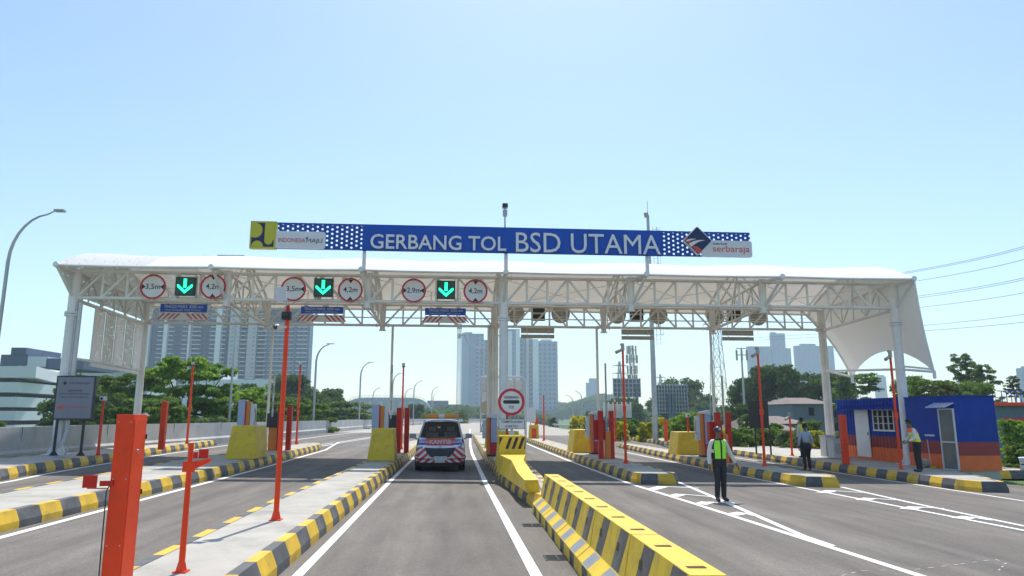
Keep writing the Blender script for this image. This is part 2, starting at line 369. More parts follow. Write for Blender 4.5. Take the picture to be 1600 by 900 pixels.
def outline(pts, step=.6):
    out = []
    n = len(pts)
    for i in range(n):
        a = Vector(pts[i]); b = Vector(pts[(i + 1) % n]); L = (b - a).length; k = max(1, round(L / step))
        for j in range(k): out.append(a.lerp(b, j / k))
    return out
def island(pts, name_k='kerb', fill=True):
    P = outline(pts); n = len(P)
    area = sum(P[i].x * P[(i + 1) % n].y - P[(i + 1) % n].x * P[i].y for i in range(n))
    if area < 0: P.reverse()
    def inset(d):
        o = []
        for i in range(n):
            a, b, c = P[i - 1], P[i], P[(i + 1) % n]
            d1 = (b - a).normalized(); d2 = (c - b).normalized()
            n1 = Vector((-d1.y, d1.x)); n2 = Vector((-d2.y, d2.x)); m = (n1 + n2).normalized()
            o.append(b + m * (d / max(.5, m.dot(n1))))
        return o
    prof = [(0, 0), (.005, .11), (.075, KH), (.20, KH)]
    rings = [[(p.x, p.y, gz(p.x) + h) for p in inset(d)] for d, h in prof]
    kb = MB(); kb.v = [v for r in rings for v in r]
    for r in range(3):
        for i in range(n):
            j = (i + 1) % n; kb.f.append([r * n + i, r * n + j, (r + 1) * n + j, (r + 1) * n + i]); kb.m.append(i % 2)
    struct(kb.build(name_k, [M_['kyel'], M_['kblk']]))
    if fill:
        q = inset(.195); pv = MB(); pv.v = [(p.x, p.y, gz(p.x) + KH - .006) for p in q]; pv.f = [list(range(n))]; pv.m = [0]
        struct(pv.build('pavement', M_['conc']))
island([(-10.2, 6), (-11.46, 19.5), (-11.8, 21.24), (-12.05, 23.64), (-12.6, 29.8), (-12.9, 36), (-13.3, 42), (-13.9, 42), (-14.45, 30), (-14.4, 6)])
island([(-6.7, 4), (-6.64, 15), (-6.58, 22), (-6.75, 37.5), (-7.1, 40), (-7.7, 40.4), (-8.3, 38.5), (-8.95, 24), (-8.6, 16), (-8.2, 11), (-7.9, 4)])
island([(-1.97, 3), (-1.93, 11), (-1.84, 24), (-1.82, 40), (-2.0, 46), (-2.4, 46.6), (-2.75, 45), (-3.0, 30), (-3.05, 22), (-3.3, 13), (-3.28, 3)])
island([(1.63, 15.1), (1.72, 14.35), (1.98, 14.3), (2.3, 16), (2.5, 20), (2.95, 34), (2.95, 63), (1.75, 63), (1.5, 45), (1.35, 33), (1.37, 20)])
island([(5.2, 20.9), (5.35, 20.35), (6.35, 20.25), (6.62, 20.9), (6.75, 40), (6.95, 66), (5.75, 66), (5.4, 40), (5.25, 30)])
island([(9.85, 20.6), (10.0, 19.9), (10.95, 19.8), (11.3, 20.5), (11.4, 30), (11.55, 45.5), (10.7, 46.3), (9.75, 27)])
island([(14.15, 19.5), (14.4, 18.75), (15.15, 18.7), (17.25, 23.25), (18.6, 23.5), (20.4, 23.6), (21.8, 38), (17.5, 60), (15.5, 62), (15.45, 50), (15.06, 37.3), (14.52, 28), (14.35, 23)])

def strip(pts, wd, dz=.004, m='line', name='road_marking'):
    b = MB(); P = [Vector(p) for p in pts]; L = []; Rr = []
    for i in range(len(P)):
        d = (P[min(i + 1, len(P) - 1)] - P[max(i - 1, 0)]).normalized(); nn = Vector((-d.y, d.x)) * (wd / 2)
        L.append(P[i] + nn); Rr.append(P[i] - nn)
    b.v = [(p.x, p.y, gz(p.x) + dz) for p in L + Rr]; n = len(P)
    for i in range(n - 1): b.f.append([i, i + 1, n + i + 1, n + i]); b.m.append(0)
    return struct(b.build(name, M_[m]))
strip([(-1.73, 3), (-1.72, 20), (-1.66, 40), (-1.75, 48)], .12)
strip([(1.02, 3), (.98, 10), (.93, 20), (.97, 36), (1.12, 46), (1.5, 62), (1.9, 80), (2.6, 110)], .14)
strip([(-6.42, 3), (-6.40, 15), (-6.36, 25), (-6.55, 38), G(529, 691), G(578, 683), G(640, 676.5)], .14)
strip([(-7.6, 41), G(578, 684.5)], .12); strip([(-8.2, 39.5), G(520, 692)], .1)
strip([(-10.7, 12), (-11.2, 19.5), (-11.55, 21.6), (-11.78, 23.8), (-12.3, 30), (-12.6, 38), (-12.8, 46)], .14)
strip([G(440, 690), G(510, 681), G(580, 673), G(640, 669)], .16)
strip([(5.68, 6), (5.64, 8.6), (5.3, 16), (5.05, 20.2), (5.02, 30), (5.15, 45), (5.5, 66), (6.3, 90), (8.3, 150)], .14)
strip([(9.62, 40), (9.6, 25), (9.72, 19.6), G(1600, 829), (13.0, 7)], .13)
strip([(14.15, 36), (14.0, 23), (13.95, 18.6), G(1600, 783), (15.4, 13)], .12)
strip([G(1059, 753), G(1118, 778), G(1256, 838), G(1300, 853)], .13)
strip([G(1314, 761), G(1430, 787), G(1600, 822), (14.0, 7.6)], .13)
Z = lambda x, y: G(960 + x / 2.5, 700 + y / 2.5)
for a in ([(145, 163), (192, 151), (330, 158)], [(228, 190), (262, 181), (378, 191)], [(335, 221), (365, 212), (470, 216)], [(455, 262), (505, 254), (560, 268)],
          [(808, 176), (850, 167), (970, 175)], [(965, 205), (1000, 197), (1100, 204)], [(1140, 240), (1180, 231), (1290, 238)], [(1345, 277), (1390, 270), (1480, 284)]):
    p = [Z(*q) for q in a]
    strip(p[:2], .30, .008); strip(p[1:], .12, .008)
chalk = [G(1315, 900), G(1345, 892), G(1430, 890), G(1500, 882), G(1555, 874), G(1572, 880), G(1560, 892)]
for i in range(len(chalk) - 1):
    a, b = Vector(chalk[i]), Vector(chalk[i + 1]); k = max(2, int((b - a).length / .12))
    for j in range(0, k, 2): strip([a.lerp(b, j / k), a.lerp(b, (j + .8) / k)], .02, .004, 'wallc', 'road_marking')

# long concrete parapet wall on the left
W = thing('parapet_wall', 'long grey concrete parapet wall along the left edge of the road', 'wall', (-14.6, 25, 0))
pts = [(-14.55, 2), (-14.55, 22), (-14.75, 30), (-14.1, 38), (-13.2, 50), (-12.4, 75), (-11.6, 103), (-9, 140), (-4, 180), (3, 220), (12, 262), (22, 300)]
b = MB(); n = len(pts)
for i, (x, y) in enumerate(pts):
    d = Vector(pts[min(i + 1, n - 1)]) - Vector(pts[max(i - 1, 0)]); d.normalize(); nn = Vector((-d.y, d.x))
    z = gz(x)
    for off, h in ((0, -.5), (.0, .35), (.09, .45), (.12, 1.22), (.40, 1.22), (.40, -.5)): b.v.append((x + nn.x * off, y + nn.y * off, z + h))
for i in range(n - 1):
    for k in range(5): b.f.append([i * 6 + k, i * 6 + k + 1, (i + 1) * 6 + k + 1, (i + 1) * 6 + k]); b.m.append(0)
b.f.append([0, 1, 2, 3, 4, 5]); b.m.append(0)
b.build('wall_body', M_['wallc'], W)
jb = MB(); dh = MB()
for i, (px, py) in enumerate([(16, 706), (119, 667), (182, 690), (338, 680), (478, 667), (505, 665.5), (528, 665), (548, 663.5), (567, 662)]):
    pass
for k in range(2, 26):
    y = 8 + k * 6.0
    for i in range(n - 1):
        if pts[i][1] <= y < pts[i + 1][1]:
            f = (y - pts[i][1]) / (pts[i + 1][1] - pts[i][1]); x = pts[i][0] + f * (pts[i + 1][0] - pts[i][0])
            jb.box(x - .125, x - .10, y - .01, y + .01, gz(x) + .46, gz(x) + 1.215)
            if k > 5 and k < 15: dh.disc((x - .105, y + 2.0, gz(x) + .72), .07, .02, n=10)
jb.build('joint', M_['kblk'], W)

# grey steel guardrail on the far right of the road
GR = thing('guardrail', 'galvanised steel guardrail along the far right road edge', 'guardrail', (18, 75, 0))
gp = [G(1062, 690, .0), G(1000, 683.5), G(940, 675.5), G(900, 671), G(862, 667)]
b = MB(); b.path([(x, y, gz(x) + .62) for x, y in gp], .10, 6); b.path([(x, y, gz(x) + .44) for x, y in gp], .08, 6)
b.build('rail', M_['galv'], GR)
b = MB()
for i in range(len(gp) - 1):
    a, c = Vector(gp[i]), Vector(gp[i + 1]); k = int((c - a).length / 3)
    for j in range(k):
        p = a.lerp(c, j / k); b.box(p.x + .1, p.x + .22, p.y - .06, p.y + .06, gz(p.x) - .1, gz(p.x) + .75)
b.build('post', M_['galv'], GR)
p = D(1596, 737, 24); E_ = thing('guardrail_end', 'rounded white guardrail end at the right edge of the picture beside the grass', 'guardrail', (p.x, 24, gnd(p.x, 24)))
b = MB(); b.path([(p.x - .12, 23.9, .28), (p.x, 23.8, .3), (p.x + 1.2, 24.3, .3), (p.x + 4, 26, .2)], .12, 8); b.path([(p.x - .12, 23.9, .02), (p.x, 23.8, .0), (p.x + 1.2, 24.3, .0), (p.x + 4, 26, -.1)], .12, 8)
b.build('rail', M_['plas'], E_, smooth=True)
b = MB(); b.box(p.x + .4, p.x + .55, 24.15, 24.3, -1.2, .4); b.build('post', M_['galv'], E_)

# ------------------------------------------------------------------ TOLL CANOPY
FY, RY = 26.3, 33.3
FX = [D(p, 440, FY).x for p in (118, 356, 575, 787, 985, 1190, 1393)]
RXX = [D(p, 500, RY).x for p in (228, 417, 598, 773, 943, 1113, 1283)]
ZT, ZB = 7.0, 6.03
EY0, EY1 = 25.0, 34.6
X0e, X1e = D(89, 411, EY0).x, D(1428, 435, EY0).x
CAN = thing('toll_gate_canopy', 'wide white steel truss canopy with a stretched membrane roof over the toll lanes', 'canopy', (1.85, FY, 0))
def mx_at(u): return (X0e + (X1e - X0e) * u)
def mz(u, s):
    hump = .04 * math.cos(2 * math.pi * 6 * u) + .03
    end = -.05
    return 7.0 + (1.17 + hump) * math.sin(math.pi * s) ** .85 + end * 0
def mpt(u, s):
    x = mx_at(u); y = EY0 + (EY1 - EY0) * s
    x += (u - .47) * 1.3 * s
    sc = .12 * math.sin(math.pi * ((u * 6) % 1))
    if s < .5: y += sc * (1 - 2 * s)
    else: y -= sc * (2 * s - 1)
    return (x, y, mz(u, s))
NU, NV = 96, 16
for nm, a, bq, mm_ in (('perforated_membrane', 0, 9, 'membh'), ('membrane_roof', 9, NU, 'memb')):
    b = MB(); k = bq - a + 1
    b.v = [mpt((a + i) / NU, j / NV) for j in range(NV + 1) for i in range(k)]
    for j in range(NV):
        for i in range(k - 1): b.f.append([j * k + i, j * k + i + 1, (j + 1) * k + i + 1, (j + 1) * k + i]); b.m.append(0)
    b.build(nm, M_[mm_], CAN, smooth=True)
b = MB()                                   # edge pipes
for s in (0, 1): b.path([Vector(mpt(i / 48, s)) + Vector((0, 0, -.04)) for i in range(49)], .045, 6)
b.build('edge_pipe', M_['cream'], CAN, smooth=True)
for i in range(7):                         # arch ribs
    u = i / 6
    b = MB(); b.path([Vector(mpt(u, j / 16)) + Vector((0, 0, -.09)) for j in range(17)], .06, 8)
    b.build('arch_rib', M_['cream'], CAN, smooth=True)
def column(x, y, r0, r1, top, collar=5.35):
    b = MB(); z0 = gz(x) + KH
    b.ring((x, y, z0), (x, y, collar), r0, r1, 20); b.ring((x, y, collar), (x, y, collar + .07), r1 + .07, r1 + .07, 20)
    b.ring((x, y, collar + .09), (x, y, collar + .16), r1 + .07, r1 + .07, 20); b.ring((x, y, collar + .16), (x, y, top), r1, r1, 20)
    b.box(x - .32, x + .32, y - .32, y + .32, z0 - .005, z0 + .03)
    for k in range(4):
        T = Matrix.Translation((x, y, z0)) @ Matrix.Rotation(k * math.pi / 2, 4, 'Z')
        b.poly([T @ Vector(p) for p in ((r0 - .02, -.01, 0), (r0 + .16, -.01, 0), (r0 - .02, -.01, .38))], T.to_3x3() @ Vector((0, .02, 0)))
    return b.build('column', M_['white'] if y < 30 else M_['cream'], CAN, smooth=True)
for i in (0, 3, 6):
    column(FX[i], FY, .18, .165, 7.05)
    column(RXX[i], RY, .2 if i else .16, .18 if i else .14, 7.0, 5.95)
def truss(xs_, y, name, midrail=False, m='white', posts=5):
    for i in range(6):
        xa, xb = xs_[i] + .1, xs_[i + 1] - .1
        b = MB(); b.tube((xa, y, ZT), (xb, y, ZT), .062, 10); b.tube((xa, y, ZB), (xb, y, ZB), .062, 10)
        n = posts + 1
        X = [xa + (xb - xa) * k / n for k in range(n + 1)]
        for k in range(1, n): b.tube((X[k], y, ZB + .05), (X[k], y, ZT - .05), .045, 8)
        for k in range(n):
            if k < n / 2: b.tube((X[k] + .04, y, ZB + .06), (X[k + 1] - .05, y, ZT - .06), .045, 8)
            else: b.tube((X[k] + .05, y, ZT - .06), (X[k + 1] - .04, y, ZB + .06), .045, 8)
        if midrail: b.tube((xa, y + .12, ZB + .38), (xb, y + .12, ZB + .38), .03, 8)
        for xx, sg in ((xa, 1), (xb, -1)):
            for z in (ZT, ZB): b.tube((xx + sg * .16, y, z), (xx + sg * .2, y, z), .10, 10)
        b.build(name, M_[m], CAN, smooth=True)
truss(FX, FY, 'front_truss'); truss(RXX, RY, 'rear_truss', True, 'cream')
for i in range(7):
    xf, xr = FX[i], RXX[i]
    if i not in (0, 3, 6):
        for x, y, m, zb in ((xf, FY, 'white', 5.82), (xr, RY, 'cream', 5.82)):
            b = MB(); b.ring((x, y, zb), (x, y, 7.1), .12, .165, 14); b.ring((x, y, zb - .05), (x, y, zb), .17, .17, 14); b.build('stub_post', M_[m], CAN, smooth=True)
    tip = Vector(mpt(i / 6, 0)); tr = Vector(mpt(i / 6, 1))
    for p_, q_, r_ in (((xf, FY, 5.98), tip + Vector((0, .02, -.06)), .055), ((xf, FY, 6.98), tip + Vector((0, .02, -.05)), .065), ((xr, RY, 5.98), tr + Vector((0, -.02, -.06)), .05)):
        b = MB(); b.tube(p_, q_, r_, 8); b.build('bracket_arm', M_['white'], CAN, smooth=True)
    b = MB(); b.tube(tip + Vector((-.02, -.06, -.02)), tip + Vector((.0, .1, -.04)), .10, 8); b.build('tip_cap', M_['white'], CAN, smooth=True)
    b = MB(); b.tube((xf, FY, ZB - .05), (xr, RY, ZB - .05), .06, 8); b.tube((xf, FY, ZT), (xr, RY, ZT), .05, 8)
    P = [Vector((xf, FY, 0)).lerp(Vector((xr, RY, 0)), k / 6) for k in range(7)]
    for k in range(6):
        za, zc = (ZB, ZT) if k % 2 == 0 else (ZT, ZB)
        b.tube((P[k].x, P[k].y, za), (P[k + 1].x, P[k + 1].y, zc), .035, 6)
        if k: b.tube((P[k].x, P[k].y, ZB), (P[k].x, P[k].y, ZT), .03, 6)
    b.tube((P[3].x, P[3].y, ZT), (mpt(i / 6, .48)[0], mpt(i / 6, .48)[1], mz(i / 6, .48) - .1), .05, 8)
    b.tube((P[1].x, P[1].y, ZT), (mpt(i / 6, .48)[0], mpt(i / 6, .48)[1], mz(i / 6, .48) - .1), .035, 8)
    b.tube((P[5].x, P[5].y, ZT), (mpt(i / 6, .48)[0], mpt(i / 6, .48)[1], mz(i / 6, .48) - .1), .035, 8)
    b.build('cross_truss', M_['cream'], CAN, smooth=True)
b = MB()                                   # bracing wires in the roof bays
for i in range(6):
    b.tube((FX[i], FY, ZT - .05), (RXX[i + 1], RY, ZT - .05), .012, 5); b.tube((FX[i + 1], FY, ZT - .05), (RXX[i], RY, ZT - .05), .012, 5)
b.build('brace_wire', M_['cream'], CAN)
for px, base in ((427, (416, 705)), (614, (608, 698)), (932, (938, 692)), (1109, (1116, 700))):   # thin rear support pipes
    p = D(px, 506, 33.7); b = MB(); b.tube((p.x, 33.7, gz(p.x) + KH), (p.x, 33.7, ZB), .06, 10); b.box(p.x - .12, p.x + .12, 33.58, 33.82, gz(p.x) + KH, gz(p.x) + KH + .02)
    b.build('support_pipe', M_['cream'], CAN, smooth=True)
# side curtain on the right
b = MB(); A, Bq = 14, 12
c0f, c0r = Vector((17.92, 25.1, 3.45)), Vector((19.85, 33.9, 3.75))
for j in range(Bq + 1):
    v = j / Bq
    for i in range(A + 1):
        u = i / A; top = Vector(mpt(1, u)); bot = c0f.lerp(c0r, u) + Vector((.0, 0, 1.05 * math.sin(math.pi * u) ** .8))
        q = top.lerp(bot, v); q.y += -.55 * math.sin(math.pi * v) * (u - .35) * (1 if u > .35 else .3); q.x -= .38 * math.sin(math.pi * v) * math.sin(math.pi * min(1, u + .12)) - .12 * math.sin(math.pi * v) * (1 - u); b.v.append(tuple(q))
for j in range(Bq):
    for i in range(A): b.f.append([j * (A + 1) + i, j * (A + 1) + i + 1, (j + 1) * (A + 1) + i + 1, (j + 1) * (A + 1) + i]); b.m.append(0)
cur = b.build('side_curtain', M_['memb'], CAN, smooth=True)
b = MB(); k = A + 1
b.path([Vector(cur.data.vertices[j * k].co) + rootloc(CAN) for j in range(Bq + 1)], .035, 6)
b.path([Vector(cur.data.vertices[j * k + A].co) + rootloc(CAN) for j in range(Bq + 1)], .06, 6)
b.path([Vector(cur.data.vertices[Bq * k + i].co) + rootloc(CAN) for i in range(A + 1)], .02, 6)
b.tube(c0f + Vector((0, 0, -.25)), c0f + Vector((0, 0, .05)), .06, 8); b.tube(c0r + Vector((0, 0, -.3)), c0r + Vector((0, 0, .05)), .07, 8)
b.tube((FX[6], FY, 3.62), c0f, .05, 8); b.tube((FX[6], FY, 3.75), c0f + Vector((0, .05, .1)), .04, 8)
b.tube((RXX[6], RY, 4.02), c0r, .05, 8); b.tube((RXX[6], RY, 4.0), (FX[6], FY, 3.62), .05, 8)
b.build('curtain_frame', M_['white'], CAN, smooth=True)
# perforated screens and gable sheet on the left
b = MB()
b.v = [tuple(Vector(mpt(0, i / 12)) + Vector((.02, 0, 0))) for i in range(13)]
b.v += [(FX[0] - .02 + (RXX[0] - FX[0]) * i / 12, FY + (RY - FY) * i / 12, ZB + .1) for i in range(13)]
for i in range(12): b.f.append([i, i + 1, 13 + i + 1, 13 + i]); b.m.append(0)
b.build('gable_sheet', M_['membh'], CAN)
A0, A1 = Vector((FX[0] + .08, FY + .5, 0)), Vector((RXX[0] + .02, RY - .2, 0))
for k in range(6):
    p, q = A0.lerp(A1, k / 6 + .002), A0.lerp(A1, (k + 1) / 6 - .002)
    if k == 0: continue
    b = MB(); b.add([(p.x, p.y, 3.9), (q.x, q.y, 3.9), (q.x, q.y, 5.9), (p.x, p.y, 5.9)], [(0, 1, 2, 3)])
    b.build('screen_panel', M_['screenh' if k % 2 else 'membh'], CAN)
b = MB()
for z in (3.86, 5.92): b.tube((A0.x, A0.y, z), (A1.x, A1.y, z), .05, 6)
for k in range(1, 7): p = A0.lerp(A1, k / 6); b.tube((p.x + .03, p.y, 3.9), (p.x + .03, p.y, 5.9), .022, 6)
b.build('screen_frame', M_['cream'], CAN)
b = MB(); b.poly([(A0.x - .03, A0.y + 1.0, 3.66), (A0.x + .03, A0.y + 1.0, 3.66), (A1.x + .03, A1.y - .1, 3.66), (A1.x - .03, A1.y - .1, 3.66)], (0, 0, .14)); b.build('lower_fascia', M_['plas'], CAN)
b = MB(); x = FX[0] + .3                    # drain pipes
b.path([(x, FY - .05, 5.85), (x, FY - .05, 1.3), (x - .05, FY - .1, .95), (x - .28, FY - .15, .72), (x - .3, FY - .15, .5)], .07, 8); b.build('drain_pipe', M_['plas'], CAN, smooth=True)
b = MB(); b.box(x - .14, x - .09, FY - .08, FY + .0, 1.0, 5.9); b.path([(x + .1, FY - .1, .95), (x + .2, FY - .2, .75), (x + .15, FY - .3, .53)], .03, 6); b.build('cable_tray', M_['galv'], CAN)
b = MB(); b.path([(RXX[6] - .25, RY - .2, 5.85), (RXX[6] - .2, RY - .26, 5.6), (RXX[6] - .02, RY - .27, 5.5), (RXX[6] + .05, RY - .25, gz(18) + KH)], .055, 8)
b.build('drain_pipe', M_['cream'], CAN, smooth=True)
for dx_, dy__, r_ in ((-.27, -.1, .08), (-.1, -.3, .05)):
    b = MB(); b.path([(RXX[3] + dx_, RY + dy__, 6.0), (RXX[3] + dx_, RY + dy__, KH)], r_, 8); b.build('drain_pipe', M_['cream'], CAN, smooth=True)

# ------------------------------------------------------------------ GATE NAME SIGN
SY = 24.7
sx0, sx1 = D(390, 370, SY).x, D(1172, 385, SY).x
z1 = D(390, 346, SY).z - .01; z0 = D(390, 387, SY).z
PX = lambda px, py=375: D(px, py, SY).x
PZ = lambda px, py: D(px, py, SY).z
SG = thing('gate_name_sign', 'long blue gate name sign GERBANG TOL BSD UTAMA above the canopy', 'sign', (1.8, SY, 7.0))
xa, xb = PX(509 - 76), PX(566); xc, xd = PX(1034), PX(1072)
for a, c, m in ((xa, xb, 'dots'), (xc, PX(1172), 'dots')):
    b = MB(); b.add([(a, SY, z0), (c, SY, z0), (c, SY, z1), (a, SY, z1)], [(0, 1, 2, 3)]); b.build('perforated_panel', M_[m], SG)
b = MB(); b.box(xb, xc, SY, SY + .16, z0, z1); b.build('panel', M_['navy'], SG)
b = MB()
for z in (z0 + .02, z1 - .02): b.box(sx0, sx1, SY + .02, SY + .14, z - .02, z + .02)
b.build('frame', M_['navy'], SG)
text('lettering', 'GERBANG TOL', M_['letter'], SG, PX(579), PX(791), PZ(680, 390.5), PZ(680, 368), SY - .004, .05, bold=.009)
text('lettering', 'BSD UTAMA', M_['letter'], SG, PX(806), PX(1031), PZ(915, 396), PZ(915, 365.5), SY - .004, .05)
# emblem plate at the left end
ex0, ex1, ez0, ez1 = PX(391), PX(432), PZ(391, 388.5), PZ(391, 346)
EM = MB(); EM.box(ex0, ex1, SY - .08, SY + .14, ez0, ez1)
EMo = EM.build('emblem', M_['olive'], SG)
cx, wz = (ex0 + ex1) / 2, ez1 - ez0; wx = ex1 - ex0
def E2(u, v): return (ex0 + u * wx, SY - .083, ez0 + v * wz)
def arc(cu, cv, r, a0, a1, n=14): return [E2(cu + r * math.cos(R(a0 + (a1 - a0) * i / n)), cv + r * math.sin(R(a0 + (a1 - a0) * i / n))) for i in range(n + 1)]
b = MB()
b.poly([E2(.06, .06), E2(.92, .06), E2(.92, .94), E2(.06, .94)], (0, .002, 0)); b.build('emblem_ground', M_['logon'], EMo)
b = MB()
Y2 = lambda L: [(p[0], p[1] - .004, p[2]) for p in L]
b.poly(Y2([E2(.06, .40), E2(.06, .94), E2(.2, .94)] + arc(.2, .66, .27, 85, -90)), (0, .003, 0))
b.poly(Y2(arc(.30, .06, .22, 180, 0)), (0, .003, 0))
b.poly(Y2([E2(.56, .94), E2(.92, .94), E2(.92, .30)] + arc(.72, .30, .16, 0, -180)), (0, .003, 0))
b.build('emblem_shapes', M_['olive'], EMo)
px0, px1, pz0, pz1 = PX(432), PX(509), PZ(470, 388.5), PZ(470, 362.5)
def rrect(x0, x1, z0, z1, r, y, corners=(1, 1, 1, 1)):
    o = []
    for (cx_, cz, a0, k) in ((x1 - r, z0 + r, -90, 0), (x1 - r, z1 - r, 0, 1), (x0 + r, z1 - r, 90, 2), (x0 + r, z0 + r, 180, 3)):
        if corners[k]: o += [(cx_ + r * math.cos(R(a0 + 90 * i / 6)), y, cz + r * math.sin(R(a0 + 90 * i / 6))) for i in range(7)]
        else: o.append(((x1, x1, x0, x0)[k], y, (z0, z1, z1, z0)[k]))
    return o
b = MB(); b.poly(rrect(px0, px1, pz0, pz1, .09, SY - .09, (1, 1, 0, 0)), (0, .1, 0)); pl = b.build('slogan_plaque', M_['signw'], SG)
text('slogan_lettering', 'INDONESIA', M_['sred'], pl, PX(436), PX(478), PZ(457, 379.5), PZ(457, 373), SY - .092, .006)
text('slogan_lettering', 'MAJU', M_['sblk'], pl, PX(480), PX(504.5), PZ(492, 382), PZ(492, 374), SY - .092, .006)
b = MB(); b.poly([(PX(477), SY - .095, PZ(477, 374)), (PX(482), SY - .095, PZ(482, 373.5)), (PX(481.5), SY - .095, PZ(481, 370.5)), (PX(479), SY - .095, PZ(479, 372.5))], (0, .004, 0)); b.build('slogan_leaf', M_['sblk'], pl)
# diamond emblem and plaque at the right end
b = MB(); b.poly(rrect(PX(1095), PX(1173), PZ(1130, 402), PZ(1130, 376.5), .09, SY - .07, (1, 1, 0, 0)), (0, .08, 0)); pl = b.build('operator_plaque', M_['signw'], SG)
text('operator_lettering', 'serbaraja', M_['logor'], pl, PX(1112), PX(1169), PZ(1140, 397.5), PZ(1140, 384.5), SY - .073, .006, bold=.0)
text('operator_lettering', 'trans bumi', M_['logon'], pl, PX(1112.5), PX(1134.5), PZ(1123, 383.2), PZ(1123, 379.5), SY - .073, .006)
dc = Vector((PX(1088), SY - .14, PZ(1088, 377.5))); hr = PX(1111) - PX(1088)
def dia(r, rr=.08):
    o = []
    for a in (0, 90, 180, 270):
        for i in range(5):
            t = R(a - 45 + 90 * i / 4); k = r - rr * 1.41
            o.append((dc.x + k * math.cos(R(a)) + rr * math.cos(t), dc.y, dc.z + k * math.sin(R(a)) + rr * math.sin(t)))
    return o
b = MB(); b.poly(dia(hr, .07), (0, .12, 0)); db = b.build('emblem', M_['signw'], SG)
q = lambda u, v, k=.006: (dc.x + u * hr, dc.y - k, dc.z + v * hr)
b = MB(); b.poly([(p[0], p[1] - .004, p[2]) for p in dia(hr * .93, .04)], (0, .003, 0)); b.build('emblem_ground', M_['logon'], db)
b = MB(); b.poly([q(-.88, .02), q(-.66, .2), q(-.6, .04), q(-.40, -.10), q(-.52, -.34)][:5], (0, .003, 0)); b.poly([q(-.42, -.40), q(-.1, -.36), q(.24, -.62), q(.04, -.88)], (0, .003, 0)); b.build('emblem_shapes', M_['logor'], db)
b = MB(); b.poly([q(-.8, .0, .012), q(-.5, .12, .012), q(-.05, .12, .012), q(-.45, .02, .012), q(-.72, -.06, .012)], (0, .004, 0)); b.poly([q(-.62, -.24, .012), q(-.3, -.04, .012), q(.1, .05, .012), q(.5, .04, .012), q(.1, -.06, .012), q(-.15, -.2, .012), q(-.45, -.42, .012)], (0, .004, 0)); b.build('emblem_swoosh', M_['signw'], db)
for px in (569, 790.5, 1011):
    b = MB(); x = D(px, 405, SY + .3).x; b.tube((x, SY + .3, 6.95), (x, SY + .3, z1 - .05), .07, 10); b.tube((x, SY + .1, z0 + .2), (x, SY + .3, z0 + .2), .04, 6); b.tube((x, SY + .3, 6.98), (x, FY, 6.98), .05, 8)
    b.build('post', M_['white'], SG, smooth=True)
# camera on a thin mast over the sign
p = D(789, 322, SY + .3); C_ = thing('mast_camera', 'small dark camera on a thin mast above the middle of the gate name sign', 'camera', (p.x, SY + .3, z1))
b = MB(); b.tube((p.x, SY + .3, z1), (p.x, SY + .3, p.z - .1), .03, 8); b.build('mast', M_['galv'], C_)
b = MB(); b.box(p.x - .1, p.x + .1, SY + .15, SY + .4, p.z - .08, p.z + .07); b.build('camera_body', M_['dark'], C_, bevel=.015)
b = MB(); b.box(p.x - .08, p.x + .08, SY + .2, SY + .36, p.z - .4, p.z - .16); b.build('junction_box', M_['galv'], C_)

# ------------------------------------------------------------------ SIGNS AND SIGNALS ON THE TRUSS
def rsign(px, py, Y, r, txt, kind, label, group):
    c = D(px, py, Y); t = thing('limit_sign', label, 'road sign', (c.x, Y, c.z), 0, group)
    b = MB(); b.disc((c.x, Y, c.z), r, .02, 0, 40); b.build('plate', M_['signw'], t)
    b = MB(); b.disc((c.x, Y - .012, c.z), r * 1.0, .012, 0, 40, r * .86); b.build('red_ring', M_['sred'], t)
    b = MB(); a = r * .84
    for sgn in (-1, 1):
        if kind == 'w': P = [(c.x + sgn * a, c.z + .22 * r), (c.x + sgn * a, c.z - .22 * r), (c.x + sgn * a * .66, c.z)]
        else: P = [(c.x - .22 * r, c.z + sgn * a), (c.x + .22 * r, c.z + sgn * a), (c.x, c.z + sgn * a * .66)]
        b.poly([(p[0], Y - .006, p[1]) for p in P], (0, .005, 0))
    b.build('arrowhead', M_['sblk'], t)
    text('lettering', txt, M_['sblk'], t, c.x - r * .56, c.x + r * .56, c.z - r * .25, c.z + r * .24, Y - .001, .008, bold=.004)
    b = MB(); b.box(c.x - .03, c.x + .03, Y + .02, Y + .25, c.z - .5, c.z + .5); b.build('bracket', M_['cream'], t)
gS = 'round limit signs on the front truss'
rr = .455; SYY = 26.0
rsign(239, 448, SYY, rr, '3,5m', 'w', 'round 3,5m width limit sign nearest the left end of the truss', gS)
rsign(333, 448, SYY, rr, '4,2m', 'h', 'round 4,2m height limit sign partly behind a bracket arm at the second truss joint', gS)
rsign(458.5, 451.5, SYY, rr, '3,5m', 'w', 'round 3,5m width limit sign partly covered by a small white plate', gS)
rsign(547.5, 453, SYY, rr, '4,2m', 'h', 'round 4,2m height limit sign between the middle green arrow and the third truss joint', gS)
rsign(646.5, 454, SYY, rr, '2,9m', 'w', 'round 2,9m width limit sign, the only one reading 2,9m', gS)
rsign(743, 455, SYY, rr, '4,2m', 'h', 'round 4,2m height limit sign beside the centre column', gS)
